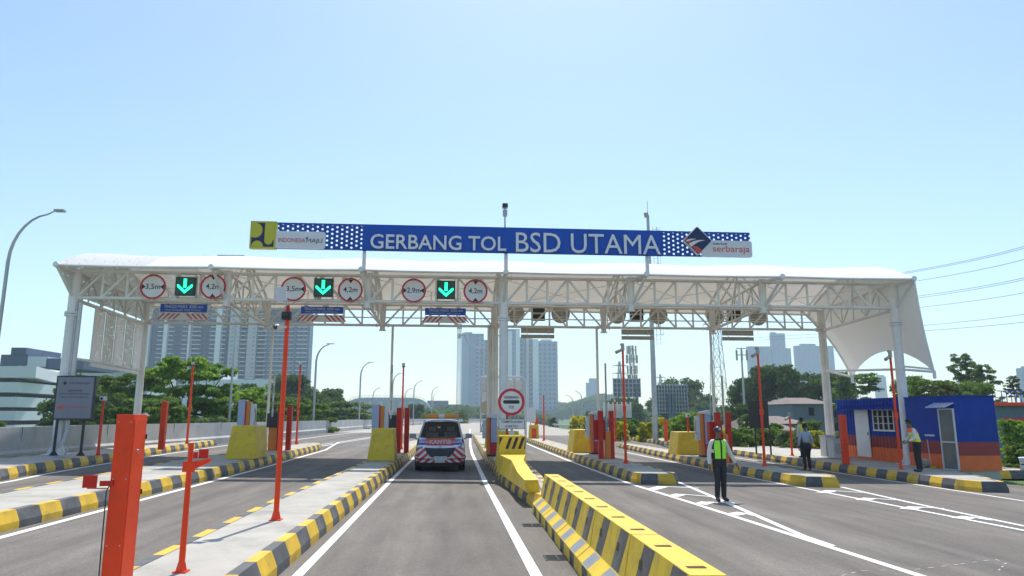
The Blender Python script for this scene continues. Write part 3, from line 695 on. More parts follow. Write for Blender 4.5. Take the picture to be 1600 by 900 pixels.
for px, py, lb in ((289, 447, 'square lane signal with green arrow over the leftmost marked lane'), (505, 449, 'square lane signal with green arrow right of the tall red pole'), (697, 452.5, 'square lane signal with green arrow between the 2,9m sign and the centre column')):
    c = D(px, py, SYY); h = .34; t = thing('lane_signal', lb, 'traffic signal', (c.x, SYY, c.z), 0, 'green arrow lane signals')
    b = MB(); b.box(c.x - h, c.x + h, SYY, SYY + .16, c.z - h, c.z + h); b.build('housing', M_['dark'], t, bevel=.01)
    b = MB(); b.box(c.x - h * .88, c.x + h * .88, SYY - .004, SYY, c.z - h * .88, c.z + h * .88); b.build('led_panel', M_['ledg'], t)
    b = MB(); a = h * .8; k = .13
    b.box(c.x - .055, c.x + .055, SYY - .012, SYY - .005, c.z - a * .2, c.z + a)
    for s in (-1, 1): b.poly([(c.x, SYY - .012, c.z - a), (c.x + s * a, SYY - .012, c.z - a * .1), (c.x + s * a, SYY - .012, c.z + a * .22), (c.x + s * a * .82, SYY - .012, c.z + a * .22), (c.x, SYY - .012, c.z - a * .55)], (0, .006, 0))
    b.build('arrow', M_['glow'], t)
    b = MB(); b.box(c.x - h, c.x - h + .04, SYY + .1, FY, c.z - h - .08, c.z + h + .1); b.box(c.x + h - .04, c.x + h, SYY + .1, FY, c.z - h - .08, c.z + h + .1); b.build('bracket', M_['cream'], t)
HY = 29.5
for i, (a, c, y0, y1, y2, y3, lb) in enumerate(((250, 323, 475, 487.5, 489, 499.5, 'blue maximum height board below the leftmost green arrow'), (470, 536, 479, 490, 492, 503, 'blue maximum height board below the green arrow right of the tall red pole'), (664, 728, 481.5, 492.5, 494, 504.5, 'blue maximum height board below the green arrow beside the centre column'))):
    xl, xr = D(a, 485, HY).x, D(c, 485, HY).x; Zf = lambda y: D((a + c) / 2, y, HY).z
    t = thing('height_limit_board', lb, 'road sign', ((xl + xr) / 2, HY, Zf(y3)), 0, 'hanging height limit boards')
    b = MB(); b.box(xl, xr, HY, HY + .05, Zf(y1), Zf(y0)); bd = b.build('text_board', M_['blue'], t)
    mxx = (xl + xr) / 2; w_ = xr - xl; hh = Zf(y0) - Zf(y1)
    text('lettering', 'TINGGI MAKS. 4200 mm', M_['signw'], bd, mxx - w_ * .42, mxx + w_ * .42, Zf(y0) - hh * .52, Zf(y0) - hh * .14, HY - .001, .006)
    text('lettering', 'PP NO. 30 THN 2012  DASAR TH DUK LLL', M_['signw'], bd, mxx - w_ * .38, mxx + w_ * .38, Zf(y0) - hh * .86, Zf(y0) - hh * .66, HY - .001, .004)
    b = MB(); b.box(xl, xr, HY, HY + .05, Zf(y3), Zf(y2)); za, zc = Zf(y3) + .02, Zf(y2) - .02; k = (zc - za) * 1.25
    for s in (-1, 1):
        for j in range(4):
            u = mxx + s * (.10 + j * .20); b.poly([(u, HY - .004, zc), (u + s * .085, HY - .004, zc), (u + s * (k + .085) * .8, HY - .004, za), (u + s * k * .8, HY - .004, za)], (0, .003, 0), 1)
    b.build('chevron_board', [M_['signw'], M_['sred']], t)
    for x in (xl + .25, xr - .25): b = MB(); b.tube((x, HY + .06, Zf(y3)), (x, HY + .06, 7.0), .018, 6); b.build('hanger', M_['cream'], t)
for i, (px, py) in enumerate(((805, 490), (876, 490.5), (964, 491.5), (1029, 492.5), (1118.5, 494), (1184, 494.5))):
    c = D(px, py, RY + .45); lb = ['just right of the centre column', 'between the first and second dark signal backs', 'just left of the middle dark signal back', 'just right of the middle dark signal back', 'just left of the rightmost dark signal back', 'nearest its right end'][i]
    t = thing('reversed_sign', 'grey round sign back on rear truss, ' + lb, 'road sign', (c.x, RY + .45, c.z), 0, 'round sign backs on the rear truss')
    b = MB(); b.disc((c.x, RY + .45, c.z), .46, .02, 0, 32); b.build('plate', M_['sback'], t)
    b = MB(); b.box(c.x - .4, c.x + .4, RY + .40, RY + .446, c.z + .12, c.z + .16); b.box(c.x - .4, c.x + .4, RY + .40, RY + .446, c.z - .18, c.z - .14); b.build('stiffener', M_['cream'], t)
    b = MB(); b.box(c.x - .02, c.x + .02, RY + .05, RY + .40, c.z - .02, c.z + .02); b.build('bracket', M_['cream'], t)
for i, (px, py) in enumerate(((841, 490.5), (995, 492), (1147.5, 493))):
    c = D(px, py, RY + .4); lb = ('nearest the centre column', 'in the middle of the right half', 'nearest the right end')[i]
    t = thing('lane_signal', 'dark square lane signal back on rear truss, ' + lb, 'traffic signal', (c.x, RY + .4, c.z), 0, 'dark signal backs on the rear truss')
    b = MB(); b.box(c.x - .33, c.x + .33, RY + .38, RY + .55, c.z - .33, c.z + .33); b.build('housing', M_['dark'], t, bevel=.01)
    b = MB(); b.box(c.x - .34, c.x + .34, RY + .1, RY + .38, c.z - .02, c.z + .02); b.build('bracket', M_['cream'], t)
for i, (a, c, y0) in enumerate(((814, 866, 512), (971, 1021, 514.5), (1128, 1177, 516))):
    xl, xr = D(a, y0, RY + .6).x, D(c, y0, RY + .6).x; z_ = D(a, y0, RY + .6).z; lb = ('nearest the centre column', 'in front of the tall ladder mast', 'nearest the right end of the canopy')[i]
    t = thing('height_bar', 'pair of plain grey hanging height bars ' + lb, 'road sign', ((xl + xr) / 2, RY + .6, z_ - .5), 0, 'hanging height bars of the opposite lanes')
    b = MB(); b.box(xl, xr, RY + .6, RY + .65, z_ - .26, z_); b.build('upper_bar', M_['sback'], t)
    b = MB(); b.box(xl, xr, RY + .6, RY + .65, z_ - .51, z_ - .33); b.build('lower_bar', M_['sback'], t)
    for x in (xl + .3, xr - .3): b = MB(); b.tube((x, RY + .58, z_ - .5), (x, RY + .58, ZB), .015, 6); b.build('hanger', M_['cream'], t)

# ------------------------------------------------------------------ POSTS, CABINETS, MACHINES ON THE ISLANDS
def isz(x): return gz(x) + KH - .006
gP = 'slender red sensor poles on the islands'
def redpole(x, y, h, label, head='lamp', th=.035, box=.45, group=gP):
    z = isz(x); t = thing('sensor_pole', label, 'pole', (x, y, z), 0, group)
    b = MB(); b.box(x - th * 2.6, x + th * 2.6, y - th * 2.6, y + th * 2.6, z, z + .015); b.ring((x, y, z + .01), (x, y, z + th * 4), th * 2.3, th + .01, 4); b.build('base', M_['redor'], t)
    b = MB(); b.ring((x, y, z + .05), (x, y, z + h), th * 1.25, th * 1.05, 8); b.build('shaft', M_['redor'], t)
    if box: b = MB(); b.box(x - .055, x + .055, y - .055, y + .045, z + h * box, z + h * box + .2); b.build('junction_box', M_['redor'], t)
    if head == 'lamp':
        b = MB(); b.ring((x, y - .05, z + h), (x, y - .05, z + h + .14), .07, .08, 10); b.build('sensor_head', M_['plas'], t, smooth=True)
        b = MB(); b.ring((x, y, z + h - .05), (x, y, z + h), .075, .075, 10); b.build('collar', M_['dark'], t)
    elif head == 'cam':
        b = MB(); b.ring((x, y, z + h), (x, y, z + h + .17), .07, .06, 10); b.ring((x - .05, y, z + h), (x - .28, y - .15, z + h - .1), .05, .06, 8); b.build('camera_body', M_['sback'], t, smooth=True)
        b = MB(); b.ring((x - .02, y, z + h + .17), (x - .02, y, z + h + .24), .08, .07, 10); b.build('hood', M_['sback'], t)
    elif head == 'box':
        b = MB(); b.box(x - .09, x + .09, y - .14, y + .06, z + h, z + h + .15); b.build('sensor_head', M_['plas'], t, bevel=.01)
        b = MB(); b.disc((x, y - .15, z + h + .07), .04, .01, n=10); b.build('lens', M_['dark'], t)
    return t
def at(bx, by, topy, **k):
    x, y = G(bx, by, KH); h = D(bx, topy, y).z - isz(x); return x, y, h
for bx, by, ty, head, lb in (
    (153, 711, 626, 'box', 'short red pole with white camera box right of the display board'),
    (292, 693, 570, 'lamp', 'slender red pole with white head on the far left pavement behind the near cabinet'),
    (463, 694, 570, 'lamp', 'slender red pole with white head at the far end of the second island'),
    (627, 702, 572, 'lamp', 'slender dark red pole with ring head beside the patrol car island'),
    (850, 688, 618, 'lamp', 'slender red pole beyond the round gate sign in the far distance'),
    (978, 724, 547, 'cam', 'red camera pole near the front end of the island right of the yellow barrier'),
    (962, 690, 628, 'lamp', 'thin distant red pole just left of the red camera pole'),
    (1077, 710, 652, 'box', 'short red pole standing in front of a yellow block on the right'),
    (1195, 728, 553, 'cam', 'red camera pole in front of the black display back'),
    (1238, 712, 652, 'cam', 'short red camera pole left of the man in a pale shirt'),
    (1408, 733, 558, 'cam', 'tall red camera pole leaning against the view of the right canopy column')):
    x, y, h = at(bx, by, ty); redpole(x, y, max(h, 1.0), lb, head, .045 if y > 35 else .038, .45 if h > 2.5 else 0)
# tall near pole with cameras and white plate
x, y, h = at(431, 812, 497); z = isz(x)
t = redpole(x, y, h, 'tall thick red pole carrying black and white cameras, on the near island', None, .032, 0, 'red poles of the near island')
b = MB(); b.box(x - .07, x + .07, y - .1, y + .02, z + h - .03, z + h + .09); b.box(x - .05, x + .03, y - .15, y - .1, z + h, z + h + .05); b.build('black_camera', M_['dark'], t, bevel=.01)
b = MB(); b.ring((x, y - .03, z + h - .14), (x - .1, y - .1, z + h - .14), .02, .03, 8); b.ring((x - .04, y - .06, z + h - .14), (x - .13, y - .14, z + h - .155), .035, .045, 12); b.build('white_camera', M_['plas'], t, smooth=True)
b = MB(); b.ring((x - .128, y - .139, z + h - .155), (x - .15, y - .16, z + h - .158), .04, .036, 12); b.build('camera_lens', M_['dark'], t)
b = MB(); b.tube((x, y, z + h + .08), (x - .03, y, z + h + .3), .012, 6); b.build('plate_arm', M_['galv'], t)
pp_ = D(439.5, 460, y); T = Matrix.Translation((pp_.x, y - .02, pp_.z)) @ Matrix.Rotation(R(-8), 4, 'Y')
b = MB(); b.box(-.08, .08, 0, .02, -.115, .115, 0, T); b.build('white_plate', M_['plas'], t)
b = MB(); b.ring((x, y, z + h + .09), (x, y, z + h + .2), .045, .02, 8); b.build('cap', M_['red'], t)
# slim near post with sensor plates
x, y, h = at(283, 893, 692); z = isz(x); t = redpole(x, y, h, 'slim bright red post with bracket and small plates on the near island', None, .024, 0, 'red poles of the near island')
b = MB(); b.box(x - .05, x + .07, y - .05, y - .04, z + h - .28, z + h - .18); b.poly([(x + .04, y - .04, z + h - .26), (x + .04, y - .04, z + h - .18), (x + .2, y - .04, z + h - .15), (x + .2, y - .04, z + h - .19)], (0, .06, 0)); b.build('bracket', M_['redor'], t)
b = MB(); b.box(x + .035, x + .075, y - .02, y + .0, z + h - .15, z + h - .09); b.box(x + .09, x + .18, y - .03, y - .015, z + h - .15, z + h - .06); b.build('sensor_plate', M_['red'], t)
# near cabinet post
X1, Y1 = D(196, 648, 5.95).x, 5.95; z = isz(X1); zt = D(205, 647.5, 5.95).z
t = thing('sensor_cabinet', 'large bright red cabinet post with round lock in the left foreground', 'cabinet', (X1, Y1, z), 0, 'red poles of the near island')
xl, xr = D(182.5, 648, 5.95).x, D(210.3, 648, 5.95).x
b = MB(); b.box(xl, xr, 5.95, 6.19, z, zt); b.build('body', M_['redor'], t, bevel=.004)
b = MB(); b.box(xr + .0, xr + .004, 5.965, 6.185, z + .02, zt - .035); b.build('door', M_['redor'], t, bevel=.0015)
b = MB(); b.ring((xr + .004, 6.05, zt - .29), (xr + .016, 6.05, zt - .29), .014, .012, 12); b.ring((xr + .016, 6.05, zt - .29), (xr + .018, 6.05, zt - .29), .006, .006, 8, 1); b.build('lock', [M_['galv'], M_['dark']], t, smooth=True)
b = MB()
for zz in (zt - .18, zt - .62): b.box(xr + .001, xr + .012, 6.186, 6.198, zz - .02, zz + .02)
b.build('hinge', M_['dark'], t)
for zz in (zt - .06, zt - .5, zt - 1.0, zt - 1.4):
    for xx in (xl + .02, xr - .02): b = MB(); b.disc((xx, 5.949, zz), .0055, .004, n=8); b.build('screw', M_['galv'], t)
b = MB(); b.path([(xl + .01, 5.93, D(200, 757, 5.95).z), (xl - .01, 5.925, D(200, 757, 5.95).z - .05), (xl - .012, 5.94, z + .5), (xl - .01, 5.95, z)], .005, 6); b.build('cable', M_['dark'], t)
b = MB(); zz = D(200, 757, 5.95).z
b.box(xl - .07, xl + .03, 5.93, 5.95, zz - .01, zz + .03); b.box(xl - .16, xl + .0, 5.93, 5.94, zz - .03, zz - .022); b.build('bracket', M_['red'], t)
b = MB(); b.box(xl - .19, xl - .085, 5.915, 5.925, zz - .02, zz + .075); b.build('sensor_plate', M_['red'], t)
# red bollard posts
for bx, by, ty, w2, lb in ((252, 702, 627, .11, 'square red post on the left pavement in front of the parapet wall'), (838, 684.5, 653, .12, 'small distant square red post right of the card sign'), (1041, 689, 656, .12, 'distant square red post left of the yellow block and kiosk'), (1322, 725, 648, .10, 'square red post in front of the cabin air conditioners')):
    x, y, h = at(bx, by, ty); z = isz(x); t = thing('red_post', lb, 'post', (x, y, z), 0, 'square red sensor posts')
    b = MB(); b.box(x - w2, x + w2, y - .1, y + .1, z, z + h); b.build('body', M_['redor'], t, bevel=.006)
    b = MB(); b.box(x - w2 - .06, x + w2 + .06, y - .16, y + .16, z, z + .015); b.build('base_plate', M_['red'], t)
    b = MB(); b.disc((x, y - .104, z + h - .25), .025, .005, n=10); b.disc((x, y - .104, z + h * .4), .025, .005, n=10); b.build('sensor_eye', M_['dark'], t)
# yellow crash blocks
def block(x0, x1, y0, dep, h, label, ti=.09):
    z = isz(x0); b = MB(); xm = (x0 + x1) / 2
    t = thing('crash_block', label, 'barrier block', (xm, y0, z), 0, 'yellow concrete crash blocks')
    b.add([(x0, y0, z), (x1, y0, z), (x1, y0 + dep, z), (x0, y0 + dep, z), (x0 + ti * 1.6, y0 + ti, z + h), (x1 - ti * .8, y0 + ti, z + h), (x1 - ti * .8, y0 + dep - ti, z + h), (x0 + ti * 1.6, y0 + dep - ti, z + h)], [(3, 2, 1, 0), (4, 5, 6, 7), (0, 1, 5, 4), (1, 2, 6, 5), (2, 3, 7, 6), (3, 0, 4, 7)])
    b.build('body', M_['byel'], t, bevel=.02)
    b = MB(); b.ring((xm, y0 + ti * .82, z + h * .84), (xm, y0 + ti * .82 - .03, z + h * .84), .025, .02, 8); b.build('lifting_eye', M_['galv'], t)
    return t
block(-7.62, -6.68 + .05, 25.0, 1.6, 1.1, 'yellow concrete block in front of the blue grey kiosk on the second island from left')
block(-2.9, -1.97, 24.9, 1.3, 1.08, 'yellow concrete block directly left of the patrol car')
block(1.42, 2.2, 23.4, .8, 1.08, 'narrow yellow block directly behind the striped one', .06)
block(1.55, 2.2, 33.0, .6, 1.1, 'nearer of two thin yellow blocks right of the patrol car', .06)
block(1.62, 2.3, 36.5, .6, 1.1, 'farther of two thin yellow blocks right of the patrol car', .06)
block(5.45, 6.5, 32.6, 1.6, 1.02, 'yellow concrete block behind the red barrier cabinet')
block(10.1, 11.25, 31.9, 1.4, 1.0, 'yellow concrete block behind the short red pole on the right')
fb = block(5.75, 6.5, 54, .8, 1.0, 'small distant yellow block with a red panel beyond the round gate sign', .05)
b = MB(); b.box(5.95, 6.3, 53.98, 54.02, isz(6) + .05, isz(6) + .75); b.build('red_panel', M_['redor'], fb)
# striped block with chute nose
t = thing('striped_crash_block', 'yellow block with black slanted stripes and a low curved nose at the island head', 'barrier block', (1.9, 20.3, isz(1.9)))
x0, x1 = D(779.5, 700, 20.3).x, D(821.5, 700, 20.3).x; z = isz(1.9); zt = D(800, 680.5, 20.3).z
b = MB(); b.box(x0, x1, 20.3, 21.3, z, zt); b.build('body', M_['byel'], t, bevel=.02)
b = MB(); h = .32; ww = (x1 - x0)
for k in range(5):
    u = x0 + .0 + k * ww * .235
    P = [(max(x0 + .01, min(x1 - .01, u + a)), 20.296, zt - .05 - bq) for a, bq in ((.0 + .0, h), (.085, h), (.085 + .12, 0), (.12, 0))] if k else [(x0 + .01, 20.296, zt - .05), (x0 + .11, 20.296, zt - .05), (x0 + .01, 20.296, zt - .27)]
    b.poly(P if k else P[::-1], (0, .003, 0))
b.build('stripe', M_['sblk'], t)
st = [(20.3, D(778.5, 709.5, 20.3).x, D(821.5, 709.5, 20.3).x, .76), (19.2, D(788, 713.5, 19.2).x, D(819.5, 713, 19.2).x, .75), (18.2, D(799, 718.5, 18.2).x, D(818, 718.5, 18.2).x, .72), (17.2, D(803, 726, 17.2).x, D(824, 727, 17.2).x, .66), (16.2, D(808, 734, 16.2).x, D(831, 734, 16.2).x, .58), (15.1, D(819, 749, 15.1).x, D(841, 747, 15.1).x, .50)]
b = MB()
for (yy, xl, xr, zz) in st:
    bl = x0 + (1.55 - x0) * (20.3 - yy) / 5.2
    b.v += [(bl, yy, z), (xl, yy, zz), (xr, yy, zz), (max(xr + .04, xr), yy, z)]
for i in range(len(st) - 1):
    for k in range(4): b.f.append([i * 4 + k, i * 4 + (k + 1) % 4, (i + 1) * 4 + (k + 1) % 4, (i + 1) * 4 + k]); b.m.append(0)
b.f.append([0, 1, 2, 3]); b.m.append(0); e = (len(st) - 1) * 4; b.f.append([e, e + 1, e + 2, e + 3]); b.m.append(0)
b.build('nose', M_['byel'], t, bevel=.015)
# round GERBANG TOL sign and card plate
yS = 21.8; c = D(799, 628, yS); r = D(819.8, 628, yS).x - c.x
t = thing('toll_gate_sign', 'round red ringed sign GERBANG TOL with a black bar in front of the centre column', 'road sign', (c.x, yS, isz(1.9)))
b = MB(); b.disc((c.x, yS, c.z), r, .02, 0, 48); b.build('plate', M_['signw'], t)
b = MB(); b.disc((c.x, yS - .012, c.z), r, .012, 0, 48, r * .80); b.build('red_ring', M_['sred'], t)
b = MB(); b.poly(rrect(c.x - r * .62, c.x + r * .62, c.z - r * .13, c.z + r * .13, r * .12, yS - .006), (0, .005, 0)); b.build('black_bar', M_['sblk'], t)
text('lettering', 'GERBANG', M_['sblk'], t, c.x - r * .54, c.x + r * .54, c.z + r * .24, c.z + r * .44, yS - .001, .006, bold=.006)
text('lettering', 'TOL', M_['sblk'], t, c.x - r * .22, c.x + r * .22, c.z - r * .48, c.z - r * .28, yS - .001, .006, bold=.006)
b = MB(); b.box(c.x - .16, c.x - .10, yS + .03, yS + .09, isz(1.9), c.z); b.build('post', M_['red'], t)
c = D(799.3, 662.5, yS - .05); hw = D(819.5, 662, yS).x - D(799.3, 662, yS).x; hh = .155
t = thing('card_sign', 'white rectangular sign TEMPELKAN KARTU under the round gate sign', 'road sign', (c.x, yS - .05, isz(1.9)))
b = MB(); b.box(c.x - hw, c.x + hw, yS - .05, yS - .03, c.z - hh, c.z + hh); b.build('frame', M_['sblk'], t)
b = MB(); b.box(c.x - hw + .015, c.x + hw - .015, yS - .054, yS - .05, c.z - hh + .015, c.z + hh - .015); b.build('plate', M_['signw'], t)
text('lettering', 'TEMPELKAN', M_['sblk'], t, c.x - hw * .82, c.x + hw * .82, c.z + .03, c.z + .105, yS - .055, .004, bold=.006)
text('lettering', 'KARTU', M_['sblk'], t, c.x - hw * .46, c.x + hw * .46, c.z - .105, c.z - .03, yS - .055, .004, bold=.006)
b = MB(); b.tube((c.x + .01, yS, isz(1.9)), (c.x + .01, yS, c.z), .03, 8); b.ring((c.x + .01, yS, zt - .02), (c.x + .01, yS, zt + .14), .1, .04, 8); b.build('post', M_['plas'], t)

# card reader kiosks
def kiosk(x, y, h, label, flip=1, w2=.21):
    z = isz(x); t = thing('toll_kiosk', label, 'kiosk', (x, y, z), 0, 'card reader kiosks on the islands')
    b = MB(); b.box(x - w2, x + w2 + .15, y - .05, y + .5, z, z + .08); b.build('base', M_['dark'], t)
    xa, xb, xc = (x - w2, x + w2 * .45, x + w2 * 1.1) if flip > 0 else (x + w2, x - w2 * .45, x - w2 * 1.1)
    b = MB(); b.box(min(xa, xb), max(xa, xb), y, y + .3, z + .55, z + h); b.build('panel', M_['pblue'], t, bevel=.01)
    b = MB(); b.box(min(xb, xc) + .003, max(xb, xc), y + .02, y + .4, z + .08, z + h - .04); b.build('body', M_['orange'], t, bevel=.01)
    b = MB(); b.box(min(xb, xb - .04 * flip), max(xb, xb - .04 * flip), y - .02, y + .0, z + .55, z + h); b.build('trim', M_['red'], t)
    xd = xc + .16 * flip; b = MB(); b.box(min(xc, xd) + .003, max(xc, xd), y + .05, y + .38, z + .7, z + h - .12); b.build('reader_box', M_['plas'], t, bevel=.02)
    b = MB(); b.add([(min(xa, xc), y - .05, z + h - .02), (max(xa, xc), y - .05, z + h + .08 * flip), (max(xa, xc), y + .4, z + h + .08 * flip), (min(xa, xc), y + .4, z + h - .02), (min(xa, xc), y - .05, z + h + .03), (max(xa, xc), y - .05, z + h + .13), (max(xa, xc), y + .4, z + h + .13), (min(xa, xc), y + .4, z + h + .03)], [(3, 2, 1, 0), (4, 5, 6, 7), (0, 1, 5, 4), (1, 2, 6, 5), (2, 3, 7, 6), (3, 0, 4, 7)]) if flip < 0 else b.box(min(xa, xb), max(xa, xb), y - .02, y + .32, z + h + .002, z + h + .03)
    b.build('hood', M_['plas'], t)
    b = MB(); b.box(min(xa, xb), max(xa, xb), y + .05, y + .25, z + .08, z + .547); b.build('lower_body', M_['orange' if flip > 0 else 'sred'], t)
    b = MB(); b.path([(xd + .01 * flip, y + .1, z + h - .3), (xd + .05 * flip, y + .08, z + h - .6), (xd + .03 * flip, y + .08, z + 1.0), (xd - .06 * flip, y + .06, z + .85)], .012, 5); b.build('cable', M_['dark'], t)
    return t
kiosk(D(380, 650, 28).x, 28, 2.0, 'blue grey and orange card kiosk behind the leftmost yellow block', 1)
kiosk(D(590, 650, 27.5).x, 27.5, 1.92, 'blue grey and orange card kiosk behind the block left of the patrol car', 1)
kiosk(D(769, 665, 28.5).x, 28.5, 1.55, 'blue grey card kiosk beside the centre column', -1, .2)
kiosk(D(930, 665, 31.3).x, 31.3, 1.75, 'cream and orange card kiosk behind the red barrier cabinet', -1)
kiosk(D(1103, 665, 30.0).x, 30.0, 1.85, 'orange and blue grey card kiosk with a tilted white hood beside the officer', -1)
# small white sensor on the leftmost kiosk
# barrier machines
def barrier(x, y, label, flip=1, armh=2.9, red=False):
    z = isz(x); t = thing('boom_barrier', label, 'boom barrier', (x, y, z), 0, 'boom barriers on the islands')
    if red:
        b = MB(); b.box(x - .07, x + .13, y, y + .3, z, z + 1.05); b.build('pedestal', M_['orange'], t, bevel=.01)
        b = MB(); b.box(x - .52, x - .03, y + .14, y + .45, z + .72, z + 1.5); b.build('motor_housing', M_['red'], t, bevel=.015)
        posts = ((-.26, 0, .095), (.20, .12, .085))
    else:
        b = MB(); b.box(x - .17, x + .17, y, y + .3, z, z + .95); b.build('pedestal', M_['orange'], t, bevel=.01)
        b = MB(); b.box(x - .26, x + .2, y - .04, y + .34, z + .95, z + 1.55); b.build('motor_housing', M_['dark'], t, bevel=.015)
        posts = ((.3, 0, .1), (.62, .25, .1))
    for dx, dy3, hw3 in posts:
        b = MB(); b.box(x + dx - hw3, x + dx + hw3, y - .1 + dy3, y + .12 + dy3, z, z + 1.85); b.build('guard_post', M_['red'], t, bevel=.006)
        b = MB(); b.disc((x + dx, y - .104 + dy3, z + 1.35), .03, .005, n=10); b.disc((x + dx, y - .104 + dy3, z + .6), .03, .005, n=10); b.build('sensor_eye', M_['dark'], t)
    b = MB(); zz = z + 1.4; n = 6
    for k in range(n): b.box(x - .06, x + .0, y - .12, y - .06, zz + armh * .7 * k / n, zz + armh * .7 * (k + 1) / n, k % 2)
    b.build('boom_arm', [M_['plas'], M_['sback'] if not red else M_['sback']] if not red else [M_['sback'], M_['sback']], t)
    return t
t = barrier(D(425, 690, 31.2).x, 31.2, 'raised boom barrier with dark housing on the second island', 1, 2.8)
barrier(D(611, 690, 30.3).x, 30.3, 'raised boom barrier with dark housing directly left of the patrol car', 1, 3.2)
barrier(D(949, 690, 27.8).x, 27.8, 'raised boom barrier with red housing on the island right of the yellow barrier', -1, 3.3, True)
barrier(D(1133, 690, 26.3).x, 26.3, 'raised boom barrier with red housing directly behind the officer', 1, 2.6, True)

# display board on the left, its twin seen from behind on the right
yD = 25.9; xl, xr = D(85.5, 620, yD).x, D(147, 620, yD).x; zt, zb = D(117, 587, yD).z, D(117, 656, yD).z
t = thing('display_board', 'dark framed grey message display on two black legs by the left canopy column', 'display board', ((xl + xr) / 2, yD, isz(xl)))
b = MB(); b.box(xl, xr, yD, yD + .14, zb, zt); fr = b.build('housing', M_['dark'], t, bevel=.01)
b = MB(); b.box(xl + .05, xr - .05, yD - .004, yD, zb + .05, zt - .05); b.build('screen', M_['screen'], t)
mx_, w_ = (xl + xr) / 2, xr - xl
for s, f0, f1, u, v, m in (('serbaraja', -.16, .36, .80, .86, 'sblk'), ('SELAMAT DATANG', -.18, .18, .64, .68, 'sblk'), ('DI TOL SERPONG BALARAJA', -.38, .38, .565, .605, 'sblk'), ('HATI HATI DI JALAN', -.34, .34, .49, .53, 'sblk'), ('serbaraja', -.2, .38, .25, .32, 'logor')):
    text('lettering', s, M_[m], t, mx_ + w_ * f0, mx_ + w_ * f1, zb + (zt - zb) * u, zb + (zt - zb) * v, yD - .005, .003)
b = MB(); dcx, dcz, dr = mx_ - w_ * .28, zb + (zt - zb) * .83, .07
b.poly([(dcx + dr, yD - .008, dcz), (dcx, yD - .008, dcz + dr), (dcx - dr, yD - .008, dcz), (dcx, yD - .008, dcz - dr)], (0, .003, 0)); dcz = zb + (zt - zb) * .285; dcx = mx_ - w_ * .32
b.poly([(dcx - .12, yD - .008, dcz - .06), (dcx + .08, yD - .008, dcz - .04), (dcx + .1, yD - .008, dcz + .06), (dcx - .1, yD - .008, dcz + .04)], (0, .003, 0), 1)
b.build('logo', [M_['sblk'], M_['logor']], t)
for x in (xl + .14, xr - .28):
    b = MB(); b.tube((x, yD + .07, isz(x)), (x, yD + .07, zb), .045, 8); b.ring((x, yD + .07, isz(x)), (x, yD + .07, isz(x) + .14), .16, .05, 4); b.build('leg', M_['dark'], t)
yD = 33.0; xl, xr = D(1170, 620, yD).x, D(1197, 620, yD).x; zt, zb = D(1183, 626, yD).z, D(1183, 669, yD).z
t = thing('display_board', 'plain black back of a display board on thin legs behind a red camera pole', 'display board', ((xl + xr) / 2, yD, isz(xl)))
T = Matrix.Translation(((xl + xr) / 2, yD, 0)) @ Matrix.Rotation(R(-25), 4, 'Z'); hw = (xr - xl) / 2 * 1.05
b = MB(); b.box(-hw, hw, 0, .14, zb, zt, 0, T); b.build('housing', M_['dark'], t, bevel=.01)
for s in (-.2, .45):
    b = MB(); p = T @ Vector((s, .07, 0)); b.tube((p.x, p.y, isz(p.x)), (p.x, p.y, zb), .04, 8); b.build('leg', M_['dark'], t)

# ------------------------------------------------------------------ CONCRETE BARRIER SEGMENTS
def jersey(i, y0, L, label):
    X = lambda y: 1.50 + .012 * (y - 9)
    t = thing('concrete_barrier', label, 'concrete barrier', (X(y0), y0, 0), 0, 'yellow and black concrete barrier row')
    prof = [(0, 0), (.0, .17), (.16, .30), (.24, .72), (.51, .72), (.59, .30), (.75, .17), (.75, 0)]
    b = MB(); ym = [0, .16, .16 + .0001]
    cuts = [.0, .13, .33, .62, .82, 1.0]; pat = [0, 1, 0, 1, 0]
    Yc = [y0 + .015 + (L - .03) * c for c in cuts]; sl = .16
    for j, yy in enumerate(Yc):
        for k, (dx, dz) in enumerate(prof):
            s = -sl * (dz - .3) / .42 if (dz > .3 and 0 < j < 5) else 0
            x = X(yy) + dx; b.v.append((x, yy + s * 1.1, gz(x) + dz))
    n = len(prof)
    for j in range(5):
        for k in range(n - 1):
            m = 0
            if pat[j]:
                m = 3 if k in (0, 6) else 1 if k in (2, 4) else (2 if k in (1, 5) else 0)
            b.f.append([j * n + k, j * n + k + 1, (j + 1) * n + k + 1, (j + 1) * n + k]); b.m.append(m)
    b.f.append(list(range(n))); b.m.append(0); b.f.append([5 * n + k for k in range(n)]); b.m.append(0)
    o = b.build('body', [M_['byel'], M_['bstr'], M_['kgrey'], M_['kblk']], t, bevel=.008)
    for c in (.2, .69):
        yy = y0 + L * c - .09; x = X(yy) + .30; b = MB(); b.box(x, x + .14, yy - .03, yy + .04, gz(x) + .705, gz(x) + .723); b.build('lifting_slot', M_['slotd'], t)
        b = MB(); b.box(X(yy) - .003, X(yy) + .01, yy + .12, yy + .26, gz(x) + .0, gz(x) + .07); b.build('fork_slot', M_['slotd'], t)
        yc = y0 + L * (c + .03) + .02; x = X(yc); q4 = lambda z_: .16 + .08 * (z_ - .30) / .42; b = MB()
        b.add([(x + q4(.49) - .004, yc - .05, gz(x) + .49), (x + q4(.49) - .004, yc + .05, gz(x) + .49), (x + q4(.57) - .004, yc + .04, gz(x) + .57), (x + q4(.57) - .004, yc - .06, gz(x) + .57)], [(0, 1, 2, 3)])
        b.build('side_pocket', M_['slotd'], t)
